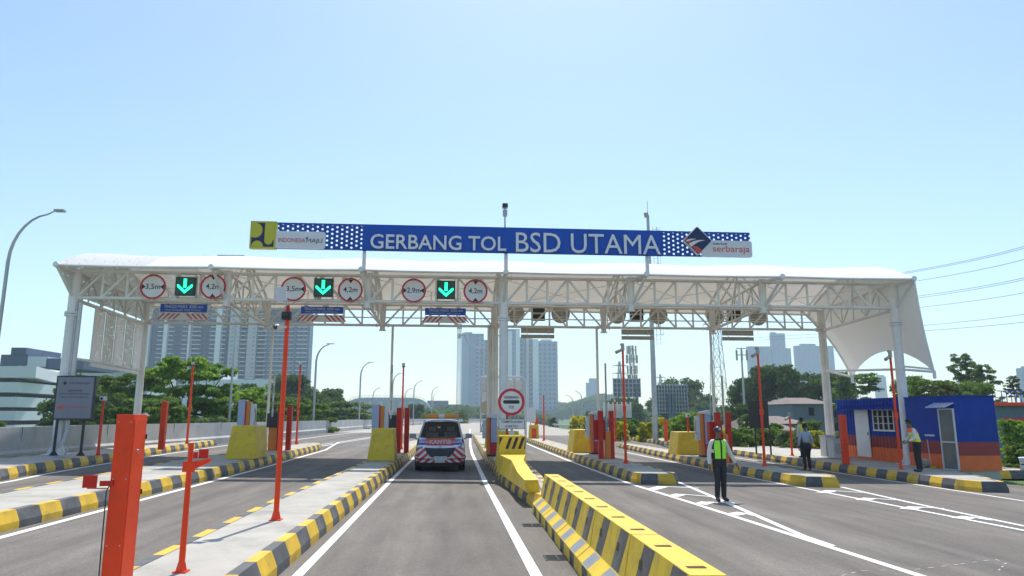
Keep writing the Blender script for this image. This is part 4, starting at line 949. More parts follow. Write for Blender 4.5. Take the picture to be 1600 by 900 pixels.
lbs = ['nearest yellow and black concrete barrier segment, cut by the bottom edge', 'second nearest yellow and black concrete barrier segment, above the one cut by the frame', 'third nearest yellow and black concrete barrier segment, in the lower middle of the row',
       'fourth barrier segment of the row, counted from the picture bottom', 'fifth barrier segment of the row, second from its far end', 'farthest concrete barrier segment of the row, touching the striped island head']
for i in range(6): jersey(i, 3.35 + 1.8 * i, 1.8, lbs[i])
for k, (px, py) in enumerate(((830.5, 821), (869.5, 872))):
    x, y = G(px, py); b = MB(); 
    for j in range(5): b.box(x - .16, x + .16, y - .16 + j * .075, y - .13 + j * .075, gz(x) + .003, gz(x) + .009)
    for s in (-.16, -.0, .15): b.box(x + s, x + s + .02, y - .17, y + .18, gz(x) + .0035, gz(x) + .010)
    g_ = b.build('drain_grate', M_['dark']); tag(g_, ('small black drain grate by the far part of the barrier row', 'small black drain grate by the nearer part of the barrier row')[k], 'drain grate', 'drain grates')

# ------------------------------------------------------------------ PATROL CAR
cx_, cyf = D(687.5, 720, 24.2).x, 24.0; cz_ = gz(cx_)
CAR = thing('patrol_car', 'white silver patrol minivan with red stripes and an amber roof light bar', 'car', (cx_, cyf, cz_))
CM = [M_['carw'], M_['carr'], M_['carb'], M_['dark'], M_['caprd']]
def plan(th, z):
    c, s_ = math.cos(th), math.sin(th); e = 2 / 3.4
    k = 1 - .075 * max(0, (z - .6) / .33) ** 1.5 - .04 * max(0, (.4 - z) / .2)
    x = .83 * k * math.copysign(abs(c) ** e, c); y = .75 - .75 * abs(s_) ** e + .16 * max(0, (z - .62) / .33) ** 1.6 + .03 * max(0, (.42 - z) / .2)
    return x, min(y, .78)
def fasc(x, z):
    ax = abs(x)
    if z < .30: return 3
    if .40 < z < .44 and ax < .78: return 3
    if z > .845 and ax < .46: return 1
    if z > .86 and ax < .76: return 2
    if z > .80: return 0
    if ax < .16 and z < .40: return 0
    lim = .36 + (z - .45) * .35 if z > .44 else .18
    if ax > lim:
        return 1 if ((ax * .9 + z * 1.05) / .115) % 2 < 1.15 else 0
    return 0
b = MB(); NT, NZ = 96, 44
for j in range(NZ + 1):
    z = .20 + .73 * j / NZ
    for i in range(NT + 1): x, y = plan(math.pi * i / NT, z); b.v.append((cx_ + x, cyf + y, cz_ + z))
for j in range(NZ):
    for i in range(NT):
        v = b.v[j * (NT + 1) + i]; v2 = b.v[(j + 1) * (NT + 1) + i + 1]
        b.f.append([j * (NT + 1) + i, j * (NT + 1) + i + 1, (j + 1) * (NT + 1) + i + 1, (j + 1) * (NT + 1) + i]); b.m.append(fasc((v[0] + v2[0]) / 2 - cx_, (v[2] + v2[2]) / 2 - cz_))
b.build('front_bumper', CM, CAR, smooth=True)
b = MB(); NK = 20
def hoodc(x, t):
    ax = abs(x)
    if ax < .50: return 1
    if .0 <= t < .55 and ax < .78: return 2
    return 0
for j in range(NK + 1):
    t = j / NK
    for i in range(NT + 1):
        x, y = plan(math.pi * i / NT, .93); u = 1 - 2 * i / NT; X2, Y2_ = .72 * u, 1.03 - .10 * u * u
        b.v.append((cx_ + x * (1 - t) + X2 * t, cyf + y * (1 - t) + Y2_ * t, cz_ + .93 + .15 * t + .03 * math.sin(math.pi * min(1, t * 1.0)) * (1 - .6 * abs(u))))
for j in range(NK):
    for i in range(NT):
        v = b.v[j * (NT + 1) + i]
        b.f.append([j * (NT + 1) + i, j * (NT + 1) + i + 1, (j + 1) * (NT + 1) + i + 1, (j + 1) * (NT + 1) + i]); b.m.append(hoodc(v[0] - cx_, j / NK))
b.build('bonnet', CM, CAR, smooth=True)
C3 = lambda x, y, z: (cx_ + x, cyf + y, cz_ + z)
b = MB(); ys_ = [.74, 1.0, 1.75, 3.0, 3.9, 4.12]
for s in (-1, 1):
    base = len(b.v)
    for y in ys_:
        k = 1 if y < 4 else .95
        for (x, z) in ((.80, .24), (.83, .5), (.83, .72), (.80, .93), (.775, 1.03)): b.v.append(C3(s * x * k, y, z))
    for j in range(len(ys_) - 1):
        for i in range(4): b.f.append([base + j * 5 + i, base + j * 5 + i + 1, base + (j + 1) * 5 + i + 1, base + (j + 1) * 5 + i]); b.m.append(0 if i else 1)
b.box(cx_ - .79, cx_ + .79, cyf + 4.0, cyf + 4.13, cz_ + .24, cz_ + 1.03); b.box(cx_ - .78, cx_ + .78, cyf + .8, cyf + 4.0, cz_ + .22, cz_ + .3, 3)
b.build('body', CM, CAR, smooth=True)
b = MB()        # roof and pillars
rf = [(.96, .72, 1.06), (1.72, .585, 1.585), (1.95, .60, 1.64), (3.0, .60, 1.665), (3.85, .58, 1.62), (4.08, .74, 1.06)]
nR = 13
for (y, hw_, z) in rf[1:5]:
    for i in range(nR): u = -1 + 2 * i / (nR - 1); b.v.append(C3(hw_ * u, y - .0, z + .045 * (1 - u * u)))
for j in range(3):
    for i in range(nR - 1): b.f.append([j * nR + i, j * nR + i + 1, (j + 1) * nR + i + 1, (j + 1) * nR + i]); b.m.append(0)
for s in (-1, 1):
    b.path([C3(s * .745, .93, 1.04), C3(s * .67, 1.35, 1.36), C3(s * .60, 1.74, 1.60), C3(s * .605, 2.0, 1.65)], .035, 8)
    b.path([C3(s * .765, 2.35, 1.03), C3(s * .615, 2.35, 1.64)], .03, 6); b.path([C3(s * .765, 3.4, 1.03), C3(s * .60, 3.4, 1.64)], .03, 6); b.path([C3(s * .75, 4.05, 1.03), C3(s * .58, 3.85, 1.62)], .05, 6)
    b.path([C3(s * .605, 1.95, 1.65), C3(s * .605, 3.0, 1.665), C3(s * .58, 3.85, 1.62)], .03, 6)
b.build('roof', [M_['caprd']], CAR, smooth=True)
b = MB(); n1 = 9
for (y, hw_, z) in rf[:2]:
    for i in range(n1): u = -1 + 2 * i / (n1 - 1); b.v.append(C3(hw_ * u, y - .09 * (1 - u * u), z))
for i in range(n1 - 1): b.f.append([i, i + 1, n1 + i + 1, n1 + i]); b.m.append(0)
b.build('windscreen', M_['tglass'], CAR, smooth=True)
b = MB(); b.box(cx_ - .70, cx_ + .70, cyf + 1.02, cyf + 1.40, cz_ + .95, cz_ + 1.07); b.build('dashboard', M_['dark'], CAR, bevel=.02)
for s in (-.34, .34):
    b = MB(); b.box(cx_ + s - .24, cx_ + s + .24, cyf + 2.05, cyf + 2.2, cz_ + .5, cz_ + 1.24); se = b.build('seat', M_['cream'], CAR, bevel=.04)
    b = MB(); b.box(cx_ + s - .13, cx_ + s + .13, cyf + 2.06, cyf + 2.16, cz_ + 1.27, cz_ + 1.44); b.build('headrest', M_['cream'], se, bevel=.03)
b = MB()
for s in (-1, 1): b.add([C3(s * .765, 1.0, 1.03), C3(s * .755, 4.0, 1.03), C3(s * .59, 3.82, 1.61), C3(s * .59, 1.8, 1.60)], [(0, 1, 2, 3)])
b.add([C3(-.74, 4.06, 1.03), C3(.74, 4.06, 1.03), C3(.58, 3.86, 1.6), C3(-.58, 3.86, 1.6)], [(0, 1, 2, 3)]); b.build('side_window', M_['glass'], CAR)
b = MB(); b.box(cx_ - .12, cx_ - .02, cyf + 1.15, cyf + 1.17, cz_ + 1.40, cz_ + 1.45); b.build('mirror_mount', M_['sback'], CAR)
fy = lambda x, z: .75 * (1 - max(0, 1 - (abs(x) / .83) ** 3.4) ** (1 / 3.4)) + .16 * max(0, (z - .62) / .33) ** 1.6
b = MB(); rows = [(.47, .26), (.50, .33), (.56, .38), (.62, .43), (.68, .47), (.74, .50), (.785, .49)]; ng = 16
for z, hw_ in rows:
    for i in range(ng + 1): u = -1 + 2 * i / ng; b.v.append(C3(hw_ * u, fy(hw_ * u, z) - .05, z - (.02 * (1 - u * u) if z > .76 else 0)))
for j in range(len(rows) - 1):
    for i in range(ng): b.f.append([j * (ng + 1) + i, j * (ng + 1) + i + 1, (j + 1) * (ng + 1) + i + 1, (j + 1) * (ng + 1) + i]); b.m.append(0)
gr_ = b.build('grille', M_['sblk'], CAR)
b = MB()
for z, h_ in ((.52, .32), (.57, .36), (.62, .39), (.67, .42), (.72, .45)):
    for i in range(10): u0, u1 = -h_ + 2 * h_ * i / 10, -h_ + 2 * h_ * (i + 1) / 10; b.add([C3(u0, fy(u0, z) - .056, z), C3(u1, fy(u1, z) - .056, z), C3(u1, fy(u1, z) - .056, z + .01), C3(u0, fy(u0, z) - .056, z + .01)], [(0, 1, 2, 3)])
b.build('grille_bar', M_['kblk'], gr_)
b = MB(); b.disc(C3(0, -.0, .79), .055, .01, 0, 20, .043); b.disc(C3(0, -.001, .79), .03, .01, 0, 16, .02); b.box(cx_ - .005, cx_ + .005, cyf - .001, cyf + .004, cz_ + .755, cz_ + .825); b.build('badge', M_['galv'], CAR)
b = MB(); b.box(cx_ - .20, cx_ + .23, cyf - .07, cyf + .0, cz_ + .385, cz_ + .50); pt = b.build('number_plate', M_['signw'], CAR)
text('lettering', 'B 2057 UZU', M_['sblk'], pt, cx_ - .18, cx_ + .21, cz_ + .41, cz_ + .48, cyf - .071, .003)
for s in (-1, 1):
    b = MB(); pts_ = []
    for th0, z in ((.22, .79), (.26, .88), (.50, .875), (.95, .80), (.90, .755), (.5, .735), (.30, .74)):
        th = th0 if s > 0 else math.pi - th0; x, y = plan(th, z); pts_.append(C3(x * 1.012, y - .03, z))
    b.poly(pts_, (0, .02, 0)); hl = b.build('headlight', M_['gglass'], CAR, smooth=False)
    x, y = plan(.52 if s > 0 else math.pi - .52, .80); b = MB(); b.disc(C3(x, y - .045, .80), .052, .015, 0, 14); b.build('lamp', M_['signw'], hl)
    x, y = plan(.42 if s > 0 else math.pi - .42, .47); b = MB(); b.disc(C3(x, y - .03, .47), .075, .04, 0, 16); fl = b.build('fog_lamp', M_['dark'], CAR)
    b = MB(); b.disc(C3(x, y - .036, .47), .04, .005, 0, 14); b.build('lamp', M_['plas'], fl)
    b = MB(); b.ring(C3(s * .80, .98, 1.04), C3(s * .88, .98, 1.06), .02, .02, 6); b.box(cx_ + s * .96 - .11, cx_ + s * .96 + .11, cyf + .90, cyf + 1.03, cz_ + 1.06, cz_ + 1.22); b.build('wing_mirror', M_['kgrey'], CAR, smooth=True, bevel=.025)
    for y in (.80, 3.45):
        b = MB(); b.ring(C3(s * .62, y, .31), C3(s * .835, y, .31), .31, .30, 24); wh = b.build('wheel', M_['black'], CAR, smooth=True)
        b = MB(); b.ring(C3(s * .836, y, .31), C3(s * .845, y, .31), .19, .17, 20); b.build('rim', M_['galv'], wh, smooth=True)
b = MB()
for s in (-1, 1): b.ring(C3(s * .10, 2.05, 1.80), C3(s * .62, 2.05, 1.79), .095, .08, 10)
lb_ = b.build('light_bar', M_['amber'], CAR, smooth=True)
b = MB(); b.ring(C3(-.10, 2.05, 1.81), C3(.10, 2.05, 1.81), .09, .09, 10); b.box(cx_ - .55, cx_ + .55, cyf + 2.0, cyf + 2.1, cz_ + 1.70, cz_ + 1.73); b.build('centre_unit', M_['plas'], lb_, smooth=True)
# bonnet lettering follows the bonnet slope
tx = text('lettering', 'KAMTIB', M_['signw'], CAR, cx_ - .36, cx_ + .36, 0, .17, 0, .004, bold=.03)
off = rootloc(CAR)
for v in tx.data.vertices:
    t_ = (v.co.z + off.z) / .17; u = (v.co.x) / .8
    v.co.z = .895 + .135 * t_; v.co.y = .045 + .36 * t_ + .10 * u * u

# ------------------------------------------------------------------ PEOPLE
def skin(name, J, E, m, parent, T, sub=1, extra=None):
    keys = list(J); me = bpy.data.meshes.new('s'); me.from_pydata([T @ Vector(J[k][0]) for k in keys], [(keys.index(a), keys.index(c)) for a, c in E], [])
    o = bpy.data.objects.new('s', me); col.objects.link(o)
    sk = o.modifiers.new('s', 'SKIN'); sk.use_smooth_shade = True; sk.branch_smoothing = .4
    sb = o.modifiers.new('b', 'SUBSURF'); sb.levels = sub; sb.render_levels = sub
    for i, k in enumerate(keys):
        r = J[k][1]; me.skin_vertices[0].data[i].radius = (r, r) if not isinstance(r, tuple) else r
        me.skin_vertices[0].data[i].use_root = (i == 0)
    bpy.context.view_layer.update()
    m2 = bpy.data.meshes.new_from_object(o.evaluated_get(bpy.context.evaluated_depsgraph_get()))
    bpy.data.objects.remove(o); bpy.data.meshes.remove(me)
    off = rootloc(parent)
    for v in m2.vertices: v.co -= off
    m2.materials.clear(); m2.materials.append(m)
    m2.polygons.foreach_set('use_smooth', [True] * len(m2.polygons))
    q = bpy.data.objects.new(name, m2); col.objects.link(q); q.parent = parent
    return q
def person(label, x, y, z, rz, H_, arms, lean=0, vest=None, shirt='shirt', cap=False, scale_legs=0, gap=.10, knees=0):
    t = thing('person', label, 'person', (x, y, z))
    s = H_ / 1.72; T = Matrix.Translation((x, y, z)) @ Matrix.Rotation(rz, 4, 'Z') @ Matrix.Scale(s, 4)
    L = lambda zz, yy=0: (0, yy - lean * max(0, zz - .92), zz)
    J = {'pelvis': (L(.93), .05), 'spine': (L(1.12), .07), 'chest': (L(1.31, .01), .085), 'neck': (L(1.455, .01), .058), 'jaw': (L(1.525, -.012), .062), 'head': (L(1.62, 0), .088), 'crown': (L(1.675, .005), .062), 'nose': (L(1.585, -.10), .012)}
    E = [('pelvis', 'spine'), ('spine', 'chest'), ('chest', 'neck'), ('neck', 'jaw'), ('jaw', 'head'), ('head', 'crown'), ('head', 'nose')]
    hand = {}
    for sd, (e_, w__) in zip((1, -1), arms):
        k = 'L' if sd > 0 else 'R'; yl = -lean * .45
        J['sh' + k] = ((sd * .165, yl, 1.385), .058); J['el' + k] = (e_, .042); J['wr' + k] = (w__, .027)
        d = (Vector(w__) - Vector(e_)).normalized(); pm = Vector(w__) + d * .07; J['pa' + k] = (tuple(pm), (.026, .036))
        E += [('chest', 'sh' + k), ('sh' + k, 'el' + k), ('el' + k, 'wr' + k), ('wr' + k, 'pa' + k)]
        side = Vector((0, 1, 0)); curl = Vector((-sd * .35, -.1, 0))
        for fi, (o_, ln) in enumerate(((-.028, .075), (-.010, .085), (.010, .08), (.027, .062))):
            a = pm + d * .03 + side * o_; J[f'f{k}{fi}a'] = (tuple(a), .009); J[f'f{k}{fi}b'] = (tuple(a + d * ln * .55 + curl * .02), .008); J[f'f{k}{fi}c'] = (tuple(a + d * ln + curl * .08), .007)
            E += [('pa' + k, f'f{k}{fi}a'), (f'f{k}{fi}a', f'f{k}{fi}b'), (f'f{k}{fi}b', f'f{k}{fi}c')]
        a = Vector(w__) + d * .03 + side * -.035; J[f't{k}'] = (tuple(a), .010); J[f'u{k}'] = (tuple(a + d * .05 - side * .025), .008); E += [('wr' + k, f't{k}'), (f't{k}', f'u{k}')]
        J['hi' + k] = ((sd * .085, 0, .86), .05); J['kn' + k] = ((sd * (gap * .9), -.02 + knees * sd, .48), .055); J['an' + k] = ((sd * gap, .02 + knees * sd, .09), .036); J['to' + k] = ((sd * (gap + .03), -.13 + knees * sd, .035), .03)
        E += [('pelvis', 'hi' + k), ('hi' + k, 'kn' + k), ('kn' + k, 'an' + k), ('an' + k, 'to' + k)]
    skin('body', J, E, M_['skin'], t, T)
    def sub(keys, dr, name, m, edit=None, lv=1):
        JJ = {}
        for k in keys:
            c, r = J[k]; r = r if not isinstance(r, tuple) else r[0]; JJ[k] = (c, r + dr + (.02 if k[:2] == 'hi' else 0))
        if edit: JJ.update(edit(JJ))
        EE = [(a, c) for a, c in E if a in JJ and c in JJ]
        return skin(name, JJ, EE, m, t, T, lv)
    sub(['chest', 'spine', 'pelvis', 'shL', 'shR', 'elL', 'elR', 'wrL', 'wrR', 'neck'], .017, 'shirt', M_[shirt], lambda j: {'neck': (L(1.43, .01), .078), 'chest': (J['chest'][0], (.185, .125)), 'spine': (J['spine'][0], (.165, .118)), 'pelvis': (L(.98), (.15, .115))})
    b = MB(); N_ = 20
    for z_, rx_, ry_ in ((1.0, .163, .122), (.95, .168, .127), (.88, .172, .128), (.82, .165, .118), (.775, .12, .09)):
        for i in range(N_): a = 2 * math.pi * i / N_; b.v.append(tuple(T @ Vector((rx_ * math.cos(a), L(z_, .003)[1] + ry_ * math.sin(a), z_))))
    for j in range(4):
        for i in range(N_): k = (i + 1) % N_; b.f.append([j * N_ + i, j * N_ + k, (j + 1) * N_ + k, (j + 1) * N_ + i]); b.m.append(0)
    for k in 'LR':
        h_, n_k, a_ = (Vector(J[q + k][0]) for q in ('hi', 'kn', 'an'))
        h_ = h_ + Vector((0, 0, .02)); P = [h_, h_.lerp(n_k, .3), h_.lerp(n_k, .7), n_k, n_k.lerp(a_, .35), n_k.lerp(a_, .75), a_ + Vector((0, 0, .0))]
        b.path([T @ p for p in P], [.088 * s, .092 * s, .076 * s, .068 * s, .066 * s, .06 * s, .058 * s], 14)
    b.build('trousers', M_['trous'], t, smooth=True)
    for k, sd in (('L', 1), ('R', -1)):
        c = J['an' + k][0]; q_ = J['to' + k][0]
        skin('shoe', {'a': ((c[0], c[1], .12), .05), 'b': ((c[0], c[1] + .01, .045), .045), 'c': ((q_[0], q_[1] - .02, .038), .038)}, [('a', 'b'), ('b', 'c')], M_['dark'], t, T)
    b = MB(); hd = T @ Vector(L(.945)); 
    b = MB()
    for i in range(24):
        a = 2 * math.pi * i / 24
        for zz in (.955, .995): b.v.append(tuple(T @ Vector((.172 * math.cos(a), L(.97)[1] + .132 * math.sin(a), zz))))
    for i in range(24): j = (i + 1) % 24; b.f.append([2 * i, 2 * j, 2 * j + 1, 2 * i + 1]); b.m.append(0)
    b.build('belt', M_['dark'], t)
    if vest:
        v1, v2 = vest
        b = MB(); NA, zs = 56, [.985, 1.03, 1.08, 1.10, 1.125, 1.15, 1.20, 1.24, 1.265, 1.29, 1.33, 1.37, 1.41, 1.44]
        kx = [(.985, .178, .138), (1.10, .182, .142), (1.25, .205, .150), (1.36, .192, .142), (1.44, .115, .095)]
        def rad(z_):
            for (za, xa_, ya_), (zc, xc_, yc_) in zip(kx, kx[1:]):
                if za <= z_ <= zc: f = (z_ - za) / (zc - za); return xa_ + (xc_ - xa_) * f, ya_ + (yc_ - ya_) * f
            return kx[-1][1:]
        for z_ in zs:
            rx_, ry_ = rad(z_)
            for i in range(NA): a = 2 * math.pi * i / NA; b.v.append(tuple(T @ Vector((rx_ * math.cos(a), L(z_, .005)[1] + ry_ * math.sin(a), z_))))
        for j in range(len(zs) - 1):
            for i in range(NA):
                k = (i + 1) % NA; a = math.degrees(2 * math.pi * (i + .5) / NA); zc = (zs[j] + zs[j + 1]) / 2; cx2 = abs(math.cos(R(a)))
                if zc > 1.22 and cx2 > .93: continue
                m = 0
                if v2 == 'trous':
                    if cx2 > .80 or (abs(a - 270) < 4.5) or (zc > 1.40): m = 1
                    if cx2 > .86 and 1.13 < zc < 1.2: m = 2
                else:
                    if zc > 1.30: m = 1
                    if 1.08 < zc < 1.126 or (1.24 < zc < 1.28): m = 2
                b.f.append([j * NA + i, j * NA + k, (j + 1) * NA + k, (j + 1) * NA + i]); b.m.append(m)
        b.build('vest', [M_[v1], M_[v2], M_['signw']], t, smooth=True)
    c = T @ Vector(L(1.645, .012))
    b = MB(); N1, N2 = 16, 6
    Zt = -.005 if not cap else .0
    for j in range(N2 + 1):
        ph = R(90) * j / N2
        for i in range(N1):
            a = 2 * math.pi * i / N1; low = -.075 if (not cap and math.sin(a) > -.2) else 0
            z_ = .095 * math.sin(ph) + (low if j == 0 else 0); b.v.append(tuple(T @ Vector((.092 * math.cos(ph) * math.cos(a), L(1.645)[1] + .008 + .104 * math.cos(ph) * math.sin(a), 1.645 + z_))))
    for j in range(N2):
        for i in range(N1): k = (i + 1) % N1; b.f.append([j * N1 + i, j * N1 + k, (j + 1) * N1 + k, (j + 1) * N1 + i]); b.m.append(0)
    hr_ = b.build('cap' if cap else 'hair', M_['dark'] if cap else M_['hair'], t, smooth=True)
    if cap:
        b = MB(); P = [T @ Vector((.085 * math.cos(R(a)), L(1.64)[1] - .02 - .14 * math.sin(R(a)), 1.635 - .02 * math.sin(R(a)))) for a in range(0, 181, 20)]; b.poly(P, (0, 0, .01)); b.build('visor', M_['dark'], hr_)
        b = MB(); P = [T @ Vector((xx, L(1.64)[1] - .101, zz)) for xx, zz in ((-.025, 1.66), (.0, 1.70), (.04, 1.69), (.02, 1.655))]; b.poly(P, (0, .01, 0)); b.build('cap_badge', M_['signw'], hr_)
    b = MB()
    for sx_ in (-.032, .032):
        p_ = T @ Vector((sx_, L(1.60)[1] - .078, 1.605)); b.ring(p_ + Vector((0, .01, 0)), p_ - Vector((0, .004, 0)), .012 * s, .009 * s, 8)
    b.build('eyes', M_['sblk'], t)
    return t
x, y = G(1127, 783); z = gz(x)
person('man in cap and bright green safety vest standing on the white road markings', x, y, z, R(6), 1.66, [((.27, .0, 1.13), (.40, -.06, .86)), ((-.24, .03, 1.12), (-.27, -.04, .84))], vest=('vestg', 'trous'), cap=True, gap=.085)
x, y = G(1262, 735); z = gz(x)
person('man in pale blue shirt and dark trousers seen from behind in the right lane', x, y, z, R(176), 1.75, [((.25, .02, 1.12), (.24, -.06, .88)), ((-.25, .02, 1.12), (-.24, -.06, .88))], shirt='shirtb', gap=.11, knees=.05)
x = D(1254, 690, 30.5).x; y = 30.5; z = isz(x)
person('man in yellow green vest half hidden behind the man in the pale shirt', x, y, z, R(200), 1.72, [((.24, .02, 1.12), (.23, -.06, .88)), ((-.24, .02, 1.12), (-.23, -.06, .88))], vest=('vesty', 'vesty'), gap=.1)
x, y = G(1437, 737, KH); z = isz(x)
person('man in orange and yellow vest leaning forward beside the cabin and canopy column', x, y, z, R(-100), 1.68, [((.2, -.12, 1.13), (.14, -.32, 1.0)), ((-.2, -.12, 1.13), (-.14, -.33, 1.0))], lean=.30, vest=('vesty', 'vesto'), gap=.09)

# ------------------------------------------------------------------ SITE CABIN ON THE RIGHT
def corr(b, y0, y1, x, z0, z1, nb, mi, dep=.035):     # corrugated wall facing -X
    n = nb * 4; P = []
    for i in range(n + 1):
        f = i / n; ph = i % 4; P.append((x - (dep if ph in (1, 2) else 0), y0 + (y1 - y0) * f))
    bb = len(b.v)
    for z in (z0, z1): b.v += [(p[0], p[1], z) for p in P]
    for i in range(n): b.f.append([bb + i, bb + i + 1, bb + n + 1 + i + 1, bb + n + 1 + i]); b.m.append(mi)
CB = thing('site_cabin', 'blue container office with maroon and orange bands, white door and barred window', 'cabin', (17.85, 26.2, 0))
cx0, cy0, cy1 = 17.85, 25.95, 32.0; zb = isz(18) + .03; zt = 2.50; zm1, zm2 = zb + .52, zb + .98
b = MB()
for a, c, mi in ((zb, zm1, 2), (zm1, zm2, 1), (zm2, zt, 0)):
    corr(b, cy0, cy1, cx0, a, c, 26, mi); b.box(cx0 + .005, cx0 + 2.4, cy0, cy1, a, c, mi)
b.box(cx0 - .04, cx0 + 2.44, cy0 - .02, cy1 + .04, zt, zt + .07, 0); b.box(cx0 - .045, cx0 - .0, cy0, cy1, zb - .03, zb + .09, 2)
b.build('wall', [M_['cabb'], M_['cabr'], M_['cabo']], CB)
dy = lambda px: (lambda r: cx0 * r[1] / r[0])(ray(px, 680))
y0_, y1_ = dy(1361), dy(1340); b = MB(); b.box(cx0 - .075, cx0 - .04, y0_, y1_, zb + .08, zb + 2.08); dr = b.build('door', M_['signw'], CB, bevel=.005)
b = MB(); b.box(cx0 - .10, cx0 - .075, y0_ + .06, y0_ + .1, zb + 1.0, zb + 1.12); b.build('handle', M_['dark'], dr)
y0_, y1_ = dy(1401), dy(1369); za, zc = zb + 1.22, zb + 2.08
b = MB(); b.box(cx0 - .05, cx0 - .042, y0_, y1_, za, zc); wn = b.build('window', M_['glass'], CB)
b = MB()
for k in range(5): yy = y0_ + (y1_ - y0_) * k / 4; b.box(cx0 - .09, cx0 - .05, yy - .025, yy + .025, za - .03, zc + .03)
for zz in (za, zc): b.box(cx0 - .095, cx0 - .052, y0_ - .05, y1_ + .05, zz - .035, zz + .035)
for k in (1, 2): zz = za + (zc - za) * k / 3; b.box(cx0 - .08, cx0 - .06, y0_, y1_, zz - .01, zz + .01)
b.build('frame', M_['signw'], wn)
b = MB(); b.add([(cx0 - .55, cy0 + .4, zt - .42), (cx0 - .02, cy0 + .4, zt - .25), (cx0 - .02, dy(1327), zt - .25), (cx0 - .55, dy(1327), zt - .42)], [(0, 1, 2, 3)])
for k in range(16): yy = cy0 + .4 + (dy(1327) - cy0 - .4) * k / 15; b.tube((cx0 - .56, yy, zt - .40), (cx0 - .02, yy, zt - .23), .018, 5)
b.build('awning', M_['cabb'], CB)
AN = thing('toilet_cabin', 'small blue annex cabin with a narrow glass door at the near end of the container', 'cabin', (17.3, 23.2, 0))
ax0 = D(1497, 700, 23.2).x; ax1 = D(1562, 700, 23.2).x; ay0, ay1 = 23.2, 25.85; zb = D(1520, 736, 23.2).z; zt = D(1520, 619.5, 23.2).z; zm1, zm2 = D(1520, 712, 23.2).z, D(1520, 690.5, 23.2).z
b = MB()
for a, c, mi in ((zb, zm1, 2), (zm1, zm2, 1), (zm2, zt, 0)): b.box(ax0, ax1, ay0, ay1, a, c, mi)
b.build('wall', [M_['cabb'], M_['cabr'], M_['cabo']], AN)
b = MB(); b.box(ax0 - .03, ax1 + .05, ay0 - .04, ay1, zt, zt + .04); b.build('roof', M_['cabb'], AN)
b = MB(); b.box(ax0 + .05, ax1 - .05, ay0 + .05, ay1 - .05, isz(17) - .4, zb); b.build('plinth', M_['wallc'], AN)
da = lambda px: (lambda r: ax0 * r[1] / r[0])(ray(px, 680))
y0_, y1_ = da(1494), da(1471); z2 = zb + 2.05; b = MB(); b.box(ax0 - .02, ax0 - .004, y0_, y1_, zb + .05, z2); dr = b.build('door', M_['gglass'], AN)
b = MB(); b.box(ax0 - .04, ax0 - .006, y0_ - .03, y0_ + .03, zb, z2 + .04); b.box(ax0 - .04, ax0 - .006, y1_ - .03, y1_ + .03, zb, z2 + .04)
for zz in (zb + .02, z2 + .02, zb + .95): b.box(ax0 - .037, ax0 - .008, y0_ + .03, y1_ - .03, zz - .025, zz + .02)
b.build('frame', M_['plas'], dr)
b = MB()
for k in range(6): yy = y0_ - .1 + (y1_ - y0_ + .3) * k / 6; b.poly([(ax0 - .4, yy, z2 + .06), (ax0 - .02, yy, z2 + .22), (ax0 - .02, yy + .06, z2 + .25), (ax0 - .4, yy + .06, z2 + .09)], (0, .08, 0))
b.build('awning', M_['pblue'], AN)
b = MB(); b.box(ax0 - .03, ax0 - .004, da(1461), da(1446), zb + 1.12, zb + 1.18); b.build('shelf', M_['plas'], AN)
b = MB(); x = ax0 - .12; yy = da(1455); b.tube((x, yy, isz(17) + .02), (x + .02, yy + .1, zb + 1.0), .012, 6)
b.add([(x - .02, yy - .15, isz(17) + .0), (x - .02, yy + .15, isz(17) + .0), (x - .02, yy + .03, isz(17) + .75), (x - .02, yy - .03, isz(17) + .75)], [(0, 1, 2, 3)], 1) if False else None
b.box(x - .04, x + .04, yy - .22, yy + .22, isz(17), isz(17) + .08, 1); tag(b.build('broom', [M_['plas'], M_['olive']]), 'thin broom leaning on the orange band of the annex cabin', 'broom')
b = MB()
for k in range(5): b.ring((16.9 - .02 * k, 24.6, isz(17) + .02 + .04 * k), (16.9, 24.6 + .02, isz(17) + .05 + .04 * k), .15 - .01 * k, .14, 12)
tag(b.build('hose_coil', M_['sback']), 'small grey coil of hose lying by the foot of the right canopy column', 'hose')
for i, (px, yy, hh, lb) in enumerate(((1299, 30.6, .98, 'taller white air conditioner unit beside the rear right column'), (1311, 29.6, .86, 'shorter white air conditioner unit behind the square red post'))):
    x = D(px, 700, yy).x; z = isz(x); t = thing('air_conditioner', lb, 'air conditioner', (x, yy, z), 0, 'air conditioner units by the cabin')
    b = MB(); b.box(x - .24, x + .24, yy, yy + .5, z + .05, z + hh); b.box(x - .28, x + .28, yy - .03, yy + .53, z + hh - .05, z + hh); b.build('casing', M_['plas'], t, bevel=.01)
    b = MB()
    for k in range(8): b.box(x - .14, x + .14, yy - .006, yy, z + .25 + k * .05, z + .27 + k * .05)
    if i: b.disc((x, yy - .008, z + .45), .2, .006, 0, 20, .17)
    b.build('vent', M_['sback'], t)

